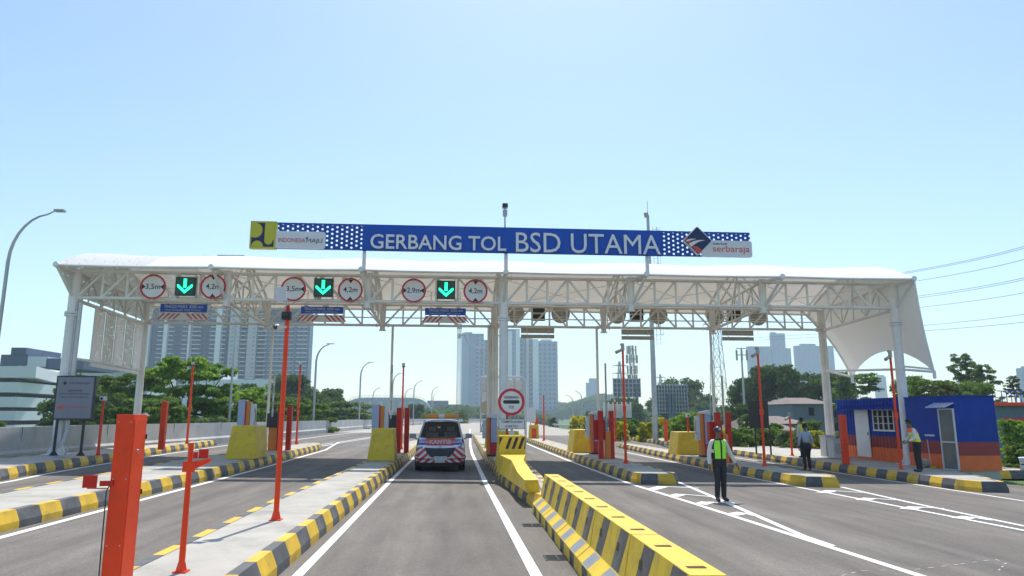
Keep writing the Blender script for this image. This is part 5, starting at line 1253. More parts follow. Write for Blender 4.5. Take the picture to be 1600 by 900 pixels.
# ------------------------------------------------------------------ TREES AND SHRUBS
import numpy as np
rng = np.random.default_rng(3)
def crown_mesh(kind, seed, n, leaf, asp=1):
    r = np.random.default_rng(seed); C = []; q = max(1, asp)
    if kind == 'round':
        for _ in range(int(46 * q)):
            a = r.uniform(0, 2 * np.pi); z = r.uniform(.08, 1) ; rad = math.sqrt(max(.02, 1 - ((z - .45) / .62) ** 2)) * r.uniform(.35, .95); C.append((rad * math.cos(a), rad * math.sin(a), z * .92, r.uniform(.16, .30)))
    elif kind == 'spread':
        for _ in range(int(44 * q)):
            a = r.uniform(0, 2 * np.pi); z = r.choice([.30, .5, .68, .85, .97]) + r.uniform(-.05, .05); rad = r.uniform(.1, 1) ** .6 * (1.05 - .5 * max(0, z - .4)); C.append((rad * math.cos(a), rad * math.sin(a), z, r.uniform(.13, .27)))
    elif kind == 'sparse':
        for _ in range(int(34 * q)):
            z = r.uniform(.25, 1); a = r.uniform(0, 2 * np.pi); rad = math.sqrt(max(.03, 1.1 - z)) * r.uniform(.2, 1); C.append((rad * math.cos(a), rad * math.sin(a), z, r.uniform(.10, .17)))
    else:      # bush
        for _ in range(int(34 * q)):
            a = r.uniform(0, 2 * np.pi); z = r.uniform(0, .8); rad = math.sqrt(max(.03, 1 - z * z)) * r.uniform(.3, 1); C.append((rad * math.cos(a), rad * math.sin(a), z, r.uniform(.14, .28)))
    C = np.array(C); idx = r.integers(0, len(C), n); c = C[idx]
    d = r.normal(size=(n, 3)); d /= np.linalg.norm(d, axis=1)[:, None]; d[:, 2] = np.where(r.random(n) < .6, np.abs(d[:, 2]), d[:, 2])
    flat = .45 if kind == 'spread' else .8
    rr_ = c[:, 3] * r.uniform(.45, 1.0, n); P = c[:, :3] + d * rr_[:, None] * np.array([1, 1, flat / asp])
    nrm = d + r.normal(size=(n, 3)) * .7; nrm /= np.linalg.norm(nrm, axis=1)[:, None]
    a = np.cross(nrm, r.normal(size=(n, 3))); a /= np.linalg.norm(a, axis=1)[:, None]; bb = np.cross(nrm, a)
    s = leaf * r.uniform(.6, 1.3, n)[:, None]; a = a * np.array([1, 1, 1 / asp]); bb = bb * np.array([1, 1, 1 / asp])
    V = np.stack([P - a * s - bb * s * .5, P + a * s * .2 - bb * s * .8, P + a * s * 1.1 + bb * s * .1, P - a * s * .1 + bb * s * .8], 1).reshape(-1, 3)
    me = bpy.data.meshes.new('crown'); me.from_pydata(V.tolist(), [], np.arange(4 * n).reshape(-1, 4).tolist()); return me, C
PROTO = {}
def proto(kind, v, leafm, n, leaf, asp=1):
    k = (kind, v, leafm, asp)
    if k not in PROTO:
        me, C = crown_mesh(kind, v * 17 + 5, int(n * max(1, asp) ** .5), leaf, asp); me.materials.append(M_[leafm]); PROTO[k] = (me, C)
    return PROTO[k]
def trunk_mesh(C, kind):
    b = MB(); b.path([(0, 0, -.9), (.02, 0, 0), (-.01, .02, .3), (.02, 0, .62)], [.05, .04, .034, .02], 7)
    for c in C[:14]:
        z = .12 + .35 * random.random(); b.path([(0, 0, z), (c[0] * .5, c[1] * .5, (z + c[2]) / 2 + .03), (c[0] * .9, c[1] * .9, c[2])], [.02, .012, .005], 5)
    return b
def tree(px, ytop, wpx, Y, base, kind, v, lm, label, group=None, cat='tree', n=6500, leaf=.05, name='tree', low=0.0):
    n = (4500 if kind == 'sparse' else 11000) if name == 'tree' else 6000; leaf = .038 if name == 'tree' else .055
    c = D(px, ytop, Y); w_ = (D(px + wpx / 2, ytop, Y).x - D(px - wpx / 2, ytop, Y).x) / 2; h = c.z - base
    ch = h * (1 - low)
    if kind == 'sparse' and ch > 2.4 * w_: low = 1 - 2.4 * w_ / h; ch = h * (1 - low)
    asp = min((.7, 1, 1.4, 2, 2.8, 4), key=lambda q: abs(math.log(q * w_ / ch)))
    t = thing(name, label, cat, (c.x, Y, base + h * low), random.uniform(0, 6.28), group); t.scale = (w_, w_, ch)
    me, C = proto(kind, v, lm, n, leaf, asp)
    o = bpy.data.objects.new('crown', me); col.objects.link(o); o.parent = t
    key = ('trunk', kind, v)
    if key not in PROTO:
        q_ = trunk_mesh(C, kind).build('trunk', M_['bark'], None, smooth=True); PROTO[key] = q_.data; bpy.data.objects.remove(q_)
    o2 = bpy.data.objects.new('trunk', PROTO[key]); col.objects.link(o2); o2.parent = t
    return t
gL, gR = 'trees behind the parapet wall', 'trees beyond the right side of the road'
TL = [
 (300, 566, 150, 62, 'spread', 1, 'l_bright', 'large bright green spreading tree left of the apartment podium', .1),
 (205, 590, 130, 66, 'spread', 2, 'l_mid', 'spreading tree directly right of the left canopy column pair', .1),
 (150, 588, 150, 80, 'round', 3, 'l_dark', 'dark rounded tree behind the display board and perforated screens', .05),
 (245, 628, 150, 52, 'spread', 3, 'l_mid', 'low bushy tree behind the square red post on the left', .0),
 (110, 640, 100, 60, 'bush', 4, 'l_dark', 'low dark tree behind the black display board', .0),
 (360, 612, 150, 64, 'spread', 4, 'l_bright', 'light green tree just above the wall behind the leftmost kiosk', .05),
 (335, 640, 90, 48, 'bush', 5, 'l_grey', 'pale twiggy bush rising over the wall left of the kiosk', 0),
 (430, 620, 130, 85, 'spread', 1, 'l_mid', 'mid green tree behind the tall red pole', 0),
 (392, 600, 70, 150, 'round', 1, 'l_dark', 'dark tree against the white podium wall', 0),
 (455, 584, 85, 150, 'round', 2, 'l_dark', 'tall dark tree in front of the right edge of the apartment block', 0),
 (505, 608, 90, 140, 'round', 3, 'l_dark', 'dark tree right of the apartment block', 0),
 (525, 603, 36, 150, 'round', 4, 'l_dark', 'small dark tree peak near the street lamp left of centre', 0),
 (540, 632, 95, 100, 'spread', 2, 'l_grey', 'grey green feathery tree above the wall left of the kiosk by the car', 0),
 (480, 634, 110, 75, 'spread', 3, 'l_mid', 'green tree above the wall right of the slender red pole', 0),
 (575, 640, 40, 120, 'bush', 2, 'l_grey', 'small pale bush left of the middle kiosk', 0),
 (650, 633, 50, 200, 'round', 1, 'l_dark', 'dark distant tree above the patrol car', 0),
 (680, 638, 60, 190, 'bush', 3, 'l_mid', 'pale green distant tree right above the patrol car light bar', 0),
 (715, 637, 46, 200, 'bush', 4, 'l_mid', 'low green distant bush at the foot of the lattice mast', 0),
 (2, 655, 26, 55, 'round', 2, 'l_mid', 'narrow green tree at the left picture edge', 0),
 (50, 668, 50, 45, 'bush', 3, 'l_mid', 'small bush tips showing over the wall at the far left', 0)]
for px, yt, wp, Y, kd, v, lm, lb, low in TL: tree(px, yt, wp, Y, -1.6, kd, v, lm, lb, gL, low=low)
TR = [
 (1210, 570, 110, 115, 'round', 2, 'l_dark', 'tall dense tree in front of the pale twin towers', 0),
 (1290, 578, 110, 112, 'round', 3, 'l_dark', 'dense tree behind the rear right canopy column', 0),
 (1165, 585, 70, 120, 'round', 4, 'l_dark', 'dense tree just right of the lattice pylon', 0),
 (1150, 612, 60, 95, 'bush', 3, 'l_dark', 'rounded dark green tree behind the black display back', 0),
 (1335, 588, 75, 85, 'spread', 2, 'l_mid', 'light crowned tree behind the left part of the cabin', 0),
 (1318, 582, 40, 80, 'sparse', 3, 'l_grey', 'thin pale tree beside the lower corner of the side curtain', 0),
 (1420, 582, 70, 82, 'round', 1, 'l_mid', 'rounded tree rising behind the right canopy column', 0),
 (1450, 600, 80, 60, 'spread', 4, 'l_mid', 'low light green tree behind the middle of the cabin roof', 0),
 (1503, 552, 70, 70, 'sparse', 1, 'l_grey', 'tall sparse tree with open branches right of the curtain', 0),
 (1535, 572, 64, 66, 'sparse', 2, 'l_grey', 'second sparse tree with open branches near the right edge', 0),
 (1480, 590, 46, 60, 'round', 2, 'l_dark', 'dark narrow tree between the curtain and the tall sparse tree', 0),
 (1520, 588, 70, 62, 'round', 4, 'l_mid', 'rounded green tree in front of the two sparse trees', 0),
 (1582, 588, 34, 75, 'sparse', 3, 'l_dark', 'small dark pointed tree at the right edge', 0),
 (1590, 612, 60, 70, 'bush', 1, 'l_mid', 'bushy tree above the blue railing at the right edge', 0),
 (1385, 608, 90, 55, 'bush', 2, 'l_mid', 'low hedge like tree above the cabin window', 0),
 (1062, 592, 110, 230, 'round', 3, 'l_dark', 'distant dark tree mass right of the wide billboard', 0),
 (975, 622, 70, 210, 'round', 4, 'l_dark', 'distant dark tree below the small billboard', 0),
 (930, 636, 46, 180, 'bush', 2, 'l_dark', 'distant tree left of the red barrier cabinet', 0)]
for px, yt, wp, Y, kd, v, lm, lb, low in TR: tree(px, yt, wp, Y, -4, kd, v, lm, lb, gR, low=low)
gB = 'shrubs along the right verge'
SH = [
 (864, 650, 16, 150, 'l_dark', 'small dark shrub right of the round gate sign'), (905, 645, 36, 80, 'l_yel', 'yellow tinted shrub left of the yellow block and kiosk'), (985, 648, 46, 64, 'l_mid', 'green shrub behind the distant slender pole'),
 (968, 652, 30, 60, 'l_yel', 'yellow flowering shrub right of the red barrier posts'), (1010, 655, 34, 58, 'l_yel', 'yellow flowering shrub left of the square red post'), (1028, 645, 30, 66, 'l_yel', 'farther yellow flowering shrub by the big mast'),
 (1066, 636, 62, 55, 'l_bright', 'bright green bush behind the short red pole'), (1164, 635, 30, 50, 'l_grey', 'tall pale grey green shrub left of the black display back'), (1130, 668, 44, 44, 'l_yel', 'yellow flowering shrub behind the officer'),
 (1160, 665, 60, 43, 'l_mid', 'green shrub below the black display back'), (1205, 655, 64, 45, 'l_mid', 'green shrub behind the right red camera pole'), (1238, 668, 50, 42, 'l_grey', 'grey green shrub left of the two standing men'),
 (1278, 668, 40, 42, 'l_yel', 'yellow shrub at the foot of the rear right column'), (1262, 640, 50, 60, 'l_mid', 'loose green shrub behind the half hidden man'), (1582, 632, 54, 32, 'l_bright', 'leafy bright shrub right of the annex cabin'),
 (1588, 672, 50, 28, 'l_mid', 'lower leafy shrub right of the annex cabin'), (1578, 712, 34, 26, 'l_grey', 'pale weeds at the foot of the annex cabin'), (590, 655, 40, 110, 'l_mid', 'low roadside bush just left of the middle kiosk top')]
for i, (px, yt, wp, Y, lm, lb) in enumerate(SH):
    c = D(px, yt, Y); base = max(gnd(c.x, Y) - .1, -1.2 if Y < 60 else -3) if Y > 40 else -1.6
    tree(px, yt, wp, Y, base, 'bush', 1 + i % 4, lm, lb, gB, 'shrub', name='shrub')
# ground-cover verge grass at the right
b = MB(); r = random.Random(4)
for _ in range(9000):
    x = r.uniform(16.3, 30); y = r.uniform(12, 23.0)
    if x < 16.4 + (y - 19) * .0 and y > 18: continue
    if x < 17.3 + max(0, (18.5 - y)) * .9: continue
    z = gnd(x, y); h = r.uniform(.06, .22); a = r.uniform(0, 6.28); w_ = .02
    b.add([(x - w_ * math.cos(a), y - w_ * math.sin(a), z), (x + w_ * math.cos(a), y + w_ * math.sin(a), z), (x + r.uniform(-.06, .06), y + r.uniform(-.06, .06), z + h)], [(0, 1, 2)])
tag(b.build('grass', M_['l_bright']), 'short green grass on the verge right of the cabin', 'grass', kind='stuff')
# far tree line
def mass(name, x0, x1, Y, ztop, base, m, seed, n, dep=40, sz=2.0):
    r = np.random.default_rng(seed); x = r.uniform(x0, x1, n); y = Y + r.uniform(0, dep, n)
    prof = base + (ztop - base) * (.62 + .22 * np.sin(x * .05 + seed) + .16 * np.sin(x * .021 + 2 * seed)); z = base + (prof - base) * r.uniform(.2, 1, n)
    P = np.stack([x, y, z], 1); a = r.normal(size=(n, 3)); a /= np.linalg.norm(a, axis=1)[:, None]; bb = np.cross(a, r.normal(size=(n, 3))); bb /= np.linalg.norm(bb, axis=1)[:, None]
    s = sz * r.uniform(.5, 1.4, n)[:, None]; V = np.stack([P - a * s, P - bb * s, P + a * s, P + bb * s], 1).reshape(-1, 3)
    me = bpy.data.meshes.new(name); me.from_pydata(V.tolist(), [], np.arange(4 * n).reshape(-1, 4).tolist()); me.materials.append(M_[m]); o = bpy.data.objects.new(name, me); col.objects.link(o)
    return tag(o, 'far belt of trees along the horizon', 'treeline', kind='stuff')
mass('treeline', -330, 60, 420, 8, -4, 'l_dark', 1, 9000, sz=1.6)
mass('treeline', D(855, 640, 1100).x, D(1010, 640, 1100).x, 1100, 40, -4, 'l_dark', 2, 9000, sz=3.6)
mass('treeline', D(960, 640, 420).x, D(1200, 640, 420).x, 420, 8, -4, 'l_dark', 6, 6000, sz=1.7)
mass('treeline', 300, 900, 520, 14, -4, 'l_dark', 3, 9000, sz=2)
mass('treeline', 30, 330, 900, 26, -4, 'l_dark', 5, 7000, sz=3)

# ------------------------------------------------------------------ STREET LAMPS, MASTS, PYLONS
gS = 'curved street lamps along the road'
def lamp(px, ytip_top, pxtip, Y, label, r=.09, base=None, group=gS):
    tp = D(pxtip, ytip_top, Y); xb = D(px, ytip_top + 8, Y).x; z0 = gz(xb) if base is None else base
    t = thing('street_lamp', label, 'street lamp', (xb, Y, z0), 0, group); s = 1 if tp.x > xb else -1; w_ = abs(tp.x - xb); H_ = tp.z
    P = [(xb, Y, z0), (xb, Y, H_ - 1.9)]
    for k in range(1, 8): a = R(12 * k); P.append((xb + s * w_ * (1 - math.cos(a)) * .78, Y, H_ - 1.9 + 1.75 * math.sin(a)))
    P.append((tp.x - s * .25, Y, H_ - .03)); n = len(P)
    b = MB(); b.path(P, [r * (1.25 - .85 * i / n) for i in range(n)], 8); b.build('pole', M_['galv'], t, smooth=True)
    b = MB(); lh = .17 if Y < 40 else .4; b.box(min(tp.x - s * lh * 1.4, tp.x + s * lh * .6), max(tp.x - s * lh * 1.4, tp.x + s * lh * .6), Y - .1, Y + .1, H_ - .05, H_ + .03); b.build('lamp_head', M_['sback'], t, bevel=.02)
lamp(22, 329, 97, 25.5, 'big curved street lamp at the left picture edge', .052, -1.6)
for px, yt, pt_, Y, lb in ((495, 537, 519, 72, 'nearest of the curved lamps between the apartment block and the car'), (564, 566, 581, 96, 'second curved lamp from the apartment block'), (614, 583, 627, 108, 'curved lamp peeking out behind the thin grey pipe'), (583, 606, 594, 150, 'short looking distant lamp over the low arena roof'), (647, 595, 661, 140, 'curved lamp right of the dark red ring headed pole'), (633, 607, 644, 165, 'faint curved lamp just right of the ring headed pole'), (675, 604, 686, 175, 'curved lamp over the patrol car'), (677, 614, 684, 215, 'tiny farthest curved lamp over the patrol car')):
    lamp(px, yt, pt_, Y, lb, .09)
for px, yt, pt_, Y, lb in ((909, 611, 898, 160, 'distant left curving lamp nearer the thin pale tower'), (895, 617, 883, 190, 'distant left curving lamp farther from the thin pale tower')): lamp(px, yt, pt_, Y, lb, .10)
p = D(752, 545, 85); t = thing('street_lamp', 'twin armed street lamp partly hidden by the centre column', 'street lamp', (p.x, 85, 0), 0, gS)
b = MB(); b.tube((p.x, 85, 0), (p.x, 85, p.z), .10, 8)
for s in (-1, 1): b.path([(p.x, 85, p.z - .1)] + [(p.x + s * 2.0 * math.sin(R(a)) , 85, p.z + 1.7 * (1 - math.cos(R(a)))) for a in (25, 50, 75, 88)], .06, 6)
b.build('pole', M_['galv'], t, smooth=True)
b = MB()
for s in (-1, 1): b.box(p.x + s * 2.2 - .35, p.x + s * 2.2 + .35, 84.9, 85.1, p.z + 1.55, p.z + 1.68)
b.build('lamp_head', M_['sback'], t)
p = D(369, 500, 60); b = MB(); b.ring((p.x, 60, -1.6), (p.x, 60, p.z), .11, .07, 8); tag(b.build('steel_pole', M_['galv']), 'plain thin grey pole in front of the apartment podium', 'pole')
# tall mast with ladder
Ym = 55; p = D(1018, 500, Ym); tp = D(1011, 336, Ym); t = thing('ladder_mast', 'tall grey mast with a caged ladder rising behind the canopy', 'mast', (p.x, Ym, -.3))
b = MB(); b.ring((p.x, Ym, -.4), (p.x, Ym, tp.z), .24, .12, 12); b.build('mast_tube', M_['galv'], t, smooth=True)
b = MB(); b.tube((p.x, Ym, tp.z), (p.x, Ym, tp.z + 1.2), .025, 6); b.build('lightning_rod', M_['galv'], t)
b = MB(); b.ring((p.x - .2, Ym - .2, tp.z - .25), (p.x - .2, Ym - .2, tp.z + .1), .14, .2, 10); b.build('dome_camera', M_['sback'], t, smooth=True)
b = MB(); lx = p.x + .35; 
for s in (0, .32): b.tube((lx + s, Ym - .1, 7.4), (lx + s, Ym - .1, tp.z - 1.0), .018, 5)
k = 7.5
while k < tp.z - 1: b.tube((lx, Ym - .1, k), (lx + .32, Ym - .1, k), .014, 5); k += .35
k = 8.2
while k < tp.z - 1: b.path([(lx - .1, Ym - .1, k), (lx - .12, Ym - .5, k), (lx + .16, Ym - .75, k), (lx + .44, Ym - .5, k), (lx + .42, Ym - .1, k)], .02, 5); k += .95
for dx, dy_ in ((-.12, -.5), (.16, -.75), (.44, -.5)): b.tube((lx + dx, Ym + dy_, 8.2), (lx + dx, Ym + dy_, tp.z - 1.2), .014, 5)
b.build('ladder_cage', M_['galv'], t)
# pipe portal with sign backs near the centre
Yp = 42; xa, xb = D(748, 590, Yp).x, D(821, 590, Yp).x; zt = D(790, 589, Yp).z; t = thing('sign_portal', 'white pipe portal carrying grey panel backs behind the centre column', 'sign portal', ((xa + xb) / 2, Yp, 0))
b = MB(); b.path([(xb, Yp, isz(2)), (xb, Yp, zt - .3), (xb - .1, Yp, zt - .08), (xb - .3, Yp, zt), (xa + .3, Yp, zt), (xa + .1, Yp, zt - .05), (xa, Yp, zt - .2)], .07, 8); b.build('pipe_frame', M_['plas'], t, smooth=True)
for a, c in ((754, 768), (793, 815)):
    b = MB(); u, v = D(a, 600, Yp).x, D(c, 600, Yp).x; b.box(u, v, Yp - .02, Yp + .02, D(a, 648, Yp).z, D(a, 594, Yp).z); pb = b.build('panel_back', M_['cream'], t)
    b = MB(); b.box(u, v, Yp - .03, Yp - .022, D(a, 611, Yp).z - .02, D(a, 611, Yp).z + .02); b.box((u + v) / 2 - .015, (u + v) / 2 + .015, Yp - .04, Yp - .031, D(a, 648, Yp).z, D(a, 594, Yp).z); b.build('stiffener', M_['sback'], pb)
for px, py, lb, rr2 in ((762, 637, 'pale round sign back left of the centre column', .38),):
    c = D(px, py, 38); t = thing('reversed_sign', lb, 'road sign', (c.x, 38, isz(c.x))); b = MB(); b.disc((c.x, 38, c.z), rr2, .02); b.build('plate', M_['sback'], t); b = MB(); b.tube((c.x, 38.05, isz(c.x)), (c.x, 38.05, c.z), .03, 6); b.build('post', M_['galv'], t)
c = D(831, 648, 54); t = thing('reversed_sign', 'pale square sign back on a thin post above the small distant yellow block', 'road sign', (c.x, 54.9, isz(c.x)))
b = MB(); b.box(c.x - .4, c.x + .4, 54.9, 54.93, c.z - .55, c.z + .55); b.build('plate', M_['signw'], t); b = MB(); b.tube((c.x, 54.95, isz(c.x)), (c.x, 54.95, c.z), .03, 6); b.build('post', M_['galv'], t)
def lattice(x, y, z0, z1, w0, w1, n, r, m, name, parent):
    b = MB()
    for sx in (-1, 1):
        for sy in (-1, 1): b.tube((x + sx * w0, y + sy * w0, z0), (x + sx * w1, y + sy * w1, z1), r, 5)
    for k in range(n):
        f0, f1 = k / n, (k + 1) / n; a0 = w0 + (w1 - w0) * f0; a1 = w0 + (w1 - w0) * f1; za, zc = z0 + (z1 - z0) * f0, z0 + (z1 - z0) * f1
        for s in (-1, 1):
            b.tube((x - a0, y + s * a0, za), (x + a1, y + s * a1, zc), r * .6, 4); b.tube((x + a0, y + s * a0, za), (x - a1, y + s * a1, zc), r * .6, 4)
            b.tube((x + s * a0, y - a0, za), (x + s * a1, y + a1, zc), r * .6, 4); b.tube((x - a1, y + s * a1, zc), (x + a1, y + s * a1, zc), r * .6, 4)
    return b.build(name, M_[m], parent)
def pylon(px, ytop, wb, Y, label, arms=True):
    p = D(px, 651, Y); tp = D(px, ytop, Y); t = thing('power_pylon', label, 'pylon', (p.x, Y, -4), 0, 'lattice power pylons'); w_ = (D(px + wb / 2, 651, Y).x - D(px - wb / 2, 651, Y).x) / 2
    lattice(p.x, Y, -4, tp.z, w_, w_ * .16, 9, Y * .00055, 'galv', 'lattice', t)
    if arms:
        b = MB(); H_ = tp.z + 4
        for f in (.70, .82, .94):
            z = -4 + H_ * f; L_ = w_ * 1.5
            for s in (-1, 1): b.tube((p.x, Y, z + .4), (p.x + s * L_, Y, z), Y * .0005, 4); b.tube((p.x, Y, z - .3), (p.x + s * L_, Y, z), Y * .0005, 4); b.tube((p.x + s * L_, Y, z), (p.x + s * L_, Y, z - 1.6), Y * .0004, 4)
        b.build('cross_arm', M_['galv'], t)
    return p.x, tp.z
pylon(1125, 430, 26, 150, 'large lattice pylon seen through the right half of the canopy')
pylon(970, 565, 14, 420, 'small distant pylon left of the telecom tower'); pylon(1034, 585, 10, 700, 'tiny distant pylon right of the ladder mast'); pylon(1075, 590, 8, 800, 'tiny distant pylon over the dark trees')
gW = 'overhead power lines at the right'
wires = [((1416, 425), (1600, 380)), ((1416, 427), (1600, 383)), ((1420, 441), (1600, 401)), ((1425, 464), (1600, 430)), ((1425, 467), (1600, 433)), ((1432, 481), (1600, 454)), ((1440, 509), (1600, 488)), ((1442, 517), (1600, 501))]
wl = ['highest power line strand right of the canopy', 'strand paired just under the highest power line', 'single power line between the two upper pairs', 'upper strand of the middle power line pair', 'lower strand of the middle power line pair', 'single power line just below the middle pair', 'upper of the two lowest power lines', 'lowest power line at the right edge']
for (a, c), lb in zip(wires, wl):
    A = D(a[0], a[1], 140); dx, dy2 = c[0] - a[0], c[1] - a[1]
    Bp = D(c[0] + dx * .35, c[1] + dy2 * .42, 95); A2 = D(a[0] - 260, a[1] - dy2 * 260 / dx * .55, 230)
    P = []
    for k in range(13):
        f = k / 12; P.append((1 - f) ** 2 * A2 + 2 * f * (1 - f) * (A * 2 - (A2 + Bp) / 2) + f * f * Bp)
    b = MB(); b.path(P, .045, 4); tag(b.build('power_line', M_['dark']), lb, 'power line', gW)
p = D(990, 651, 230); tp = D(990, 540, 230); t = thing('telecom_tower', 'telecom mast crowded with antennas over the small billboard', 'tower', (p.x, 230, -4))
lattice(p.x, 230, -4, tp.z, 1.1, .5, 14, .09, 'galv', 'lattice', t)
b = MB()
for zz, rr_ in ((tp.z - 1.5, 1.5), (tp.z - 4.5, 1.8), (tp.z - 8, 1.6), (tp.z - 11, 1.5)):
    for k in range(7): a = k * 51 + zz * 20; b.box(p.x + rr_ * math.cos(R(a)) * 1.0 - .17, p.x + rr_ * math.cos(R(a)) + .17, 230 + rr_ * math.sin(R(a)) - .2, 230 + rr_ * math.sin(R(a)) + .2, zz - 1.4, zz + 1.4)
    for k in range(6): a = k * 60; b.tube((p.x, 230, zz), (p.x + rr_ * math.cos(R(a)), 230 + rr_ * math.sin(R(a)), zz), .09, 4)
b.build('antenna', M_['sback'], t)
p = D(1158, 545, 105); t = thing('antenna_pole', 'slim antenna pole in front of the dense trees on the right', 'pole', (p.x, 105, -4)); b = MB(); b.ring((p.x, 105, -4), (p.x, 105, p.z), .22, .12, 8); b.build('pole', M_['galv'], t)
b = MB(); b.box(p.x - .9, p.x + .9, 104.9, 105.1, p.z - 1, p.z - .88); b.box(p.x - .8, p.x + .8, 104.9, 105.1, p.z, p.z + .12)
for s in (-.8, 0, .8): b.box(p.x + s - .12, p.x + s + .12, 104.8, 105, p.z - 1.8, p.z - .2)
b.build('antenna', M_['sback'], t)
p = D(716, 651, 560); tp = D(716, 512, 560); t = thing('crane_mast', 'white lattice hoist mast standing left of the centre towers', 'crane', (p.x, 560, -4)); lattice(p.x, 560, -4, tp.z, 1.5, 1.5, 26, .25, 'plas', 'lattice', t)
b = MB(); b.box(p.x - 2, p.x + 2, 558, 562, tp.z - 1, tp.z + 3); b.box(p.x - 1.5, p.x + 1.5, 558, 562, tp.z - 8, tp.z - 5); b.build('hoist_cab', M_['sback'], t)
# billboards from behind
def billboard(x0, x1, y0, y1, Y, label, cols, rows, post, m='sback'):
    a, c = D(x0, y0, Y), D(x1, y1, Y); t = thing('billboard', label, 'billboard', ((a.x + c.x) / 2, Y, -4))
    b = MB(); b.box(a.x, c.x, Y + .3, Y + .5, c.z, a.z); b.build('panel', M_[m], t)
    b = MB(); th = Y * .0006
    for k in range(cols + 1): x = a.x + (c.x - a.x) * k / cols; b.box(x - th, x + th, Y - .1, Y + .25, c.z, a.z + .3)
    for k in range(rows + 1): z = c.z + (a.z - c.z) * k / rows; b.box(a.x, c.x, Y - .25, Y - .11, z - th, z + th)
    b.build('frame', M_['galv' if m != 'cream' else 'cream'], t)
    b = MB()
    for f in post: x = a.x + (c.x - a.x) * f; b.box(x - Y * .002, x + Y * .002, Y - .6, Y - .26, -4, a.z - 1.5)
    b.build('post', M_['houseb'], t)
M_['bbback'] = mat('billboard_back', (.16, .19, .24), .8, var=.1)
billboard(958, 1001, 592, 620, 215, 'small billboard seen from behind below the telecom tower', 7, 4, (.85,), 'bbback')
billboard(1020, 1075, 602, 645, 130, 'wide billboard seen from behind right of the ladder mast', 12, 7, (.45, .55), 'bbback')
billboard(944, 986, 632, 652, 90, 'low cream sign panel seen from behind beside the slender pole', 6, 2, (.02, .7), 'cream')

# ------------------------------------------------------------------ BUILDINGS
HZ = 651
def tower(x0, x1, yt, Y, dep, wallm, parts=(), name='apartment_tower', label='', group=None, base=-4):
    a, c = D(x0, yt, Y), D(x1, yt, Y); t = thing(name, label, 'building', ((a.x + c.x) / 2, Y, base), 0, group)
    b = MB(); b.box(a.x, c.x, Y, Y + dep, base, a.z); b.build('wall', wallm, t)
    for (u0, u1, y1, y2, dy0, m, nm) in parts:
        p, q_ = D(u0, y1, Y), D(u1, y2, Y); q_.x = D(u1, y1, Y).x; b = MB(); b.box(p.x, q_.x, Y - dy0 - .05, Y + dep * .6, max(base, q_.z), p.z); b.build(nm, m, t)
    return t
fa_blue = facade('facade_blue', (.055, .09, .18), (.022, .038, .08), 3.6, 3.1, .55, .62)
fa_dark = facade('facade_dark', (.05, .08, .15), (.03, .045, .08), 2.4, 3.1, .5, .6)
fa_light = facade('facade_light', (.50, .50, .49), (.26, .27, .28), 5.0, 3.1, .35, .35)
fa_mid = facade('facade_grey_blue', (.12, .165, .25), (.05, .075, .13), 3.0, 3.1, .55, .5)
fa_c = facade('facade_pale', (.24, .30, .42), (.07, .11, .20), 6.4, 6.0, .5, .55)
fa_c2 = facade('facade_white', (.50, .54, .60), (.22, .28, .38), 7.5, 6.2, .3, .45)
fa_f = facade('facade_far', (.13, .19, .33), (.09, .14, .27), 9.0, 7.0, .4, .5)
M_['podium'] = mat('podium_white', (.66, .70, .73), .7, var=.05, vs=.05)
M_['slab'] = mat('balcony_white', (.80, .82, .82), .6, var=.05)
M_['roofgrey'] = mat('roof_grey', (.16, .18, .21), .6, var=.1)
# large apartment block on the left
Ya = 520
t = tower(226, 487, 452, Ya, 12, fa_dark, [(226, 300, 468, 640, 3, fa_blue, 'wing'), (418, 487, 505, 640, 5, fa_mid, 'wing'), (300, 418, 455, 640, 1, fa_blue, 'wing'), (322, 382, 404, 460, 0, fa_mid, 'penthouse')], label='long tall blue grey apartment block behind the left part of the canopy')
b = MB(); p, q_ = D(318, 404, Ya), D(386, 401, Ya); b.box(p.x, q_.x, Ya - 2, Ya + 20, p.z, p.z + 1.6); p, q_ = D(338, 400, Ya), D(380, 398, Ya); b.box(p.x, q_.x, Ya + 2, Ya + 14, p.z - 1, p.z + 1.4); b.build('roof', M_['roofgrey'], t)
for u0, u1 in ((240, 244), (265, 271), (303, 306), (345, 353), (366, 382), (394, 408)):
    p, q_ = D(u0, 470, Ya), D(u1, 470, Ya); b = MB(); yb = 470 if u0 < 300 else 457; zb_ = D(u0, 652 if u0 < 360 else 593, Ya).z; b.box(p.x, q_.x, Ya - 6, Ya - .5, zb_, D(u0, yb, Ya).z); b.build('pier', fa_light if u1 - u0 > 10 else M_['slab'], t)
for u0, u1 in ((228, 238), (256, 264), (273, 280), (294, 301), (309, 322), (337, 344), (354, 360), (384, 392), (410, 424), (428, 466), (470, 486)):
    p, q_ = D(u0, 470, Ya), D(u1, 470, Ya); b = MB(); k = D(u0, 512 if u0 > 420 else 472, Ya).z; w6 = u1 - u0 > 20
    while k > 4:
        b.box(p.x, q_.x, Ya - 6.2, Ya - 3, k - (.5 if not w6 else .35), k); k -= 3.1
    b.build('balcony_stack', M_['slab'], t)
t = tower(292, 345, 576, 380, 30, M_['podium'], [(345, 450, 593, 660, 0, M_['podium'], 'lower_block')], 'podium_building', 'plain white podium building at the foot of the apartment block')
b = MB()
for u in (300, 312, 324, 336): p = D(u, 580, 380); b.box(p.x - .2, p.x + .2, 379.7, 380, -4, p.z)
b.build('panel_joint', M_['roofgrey'], t)
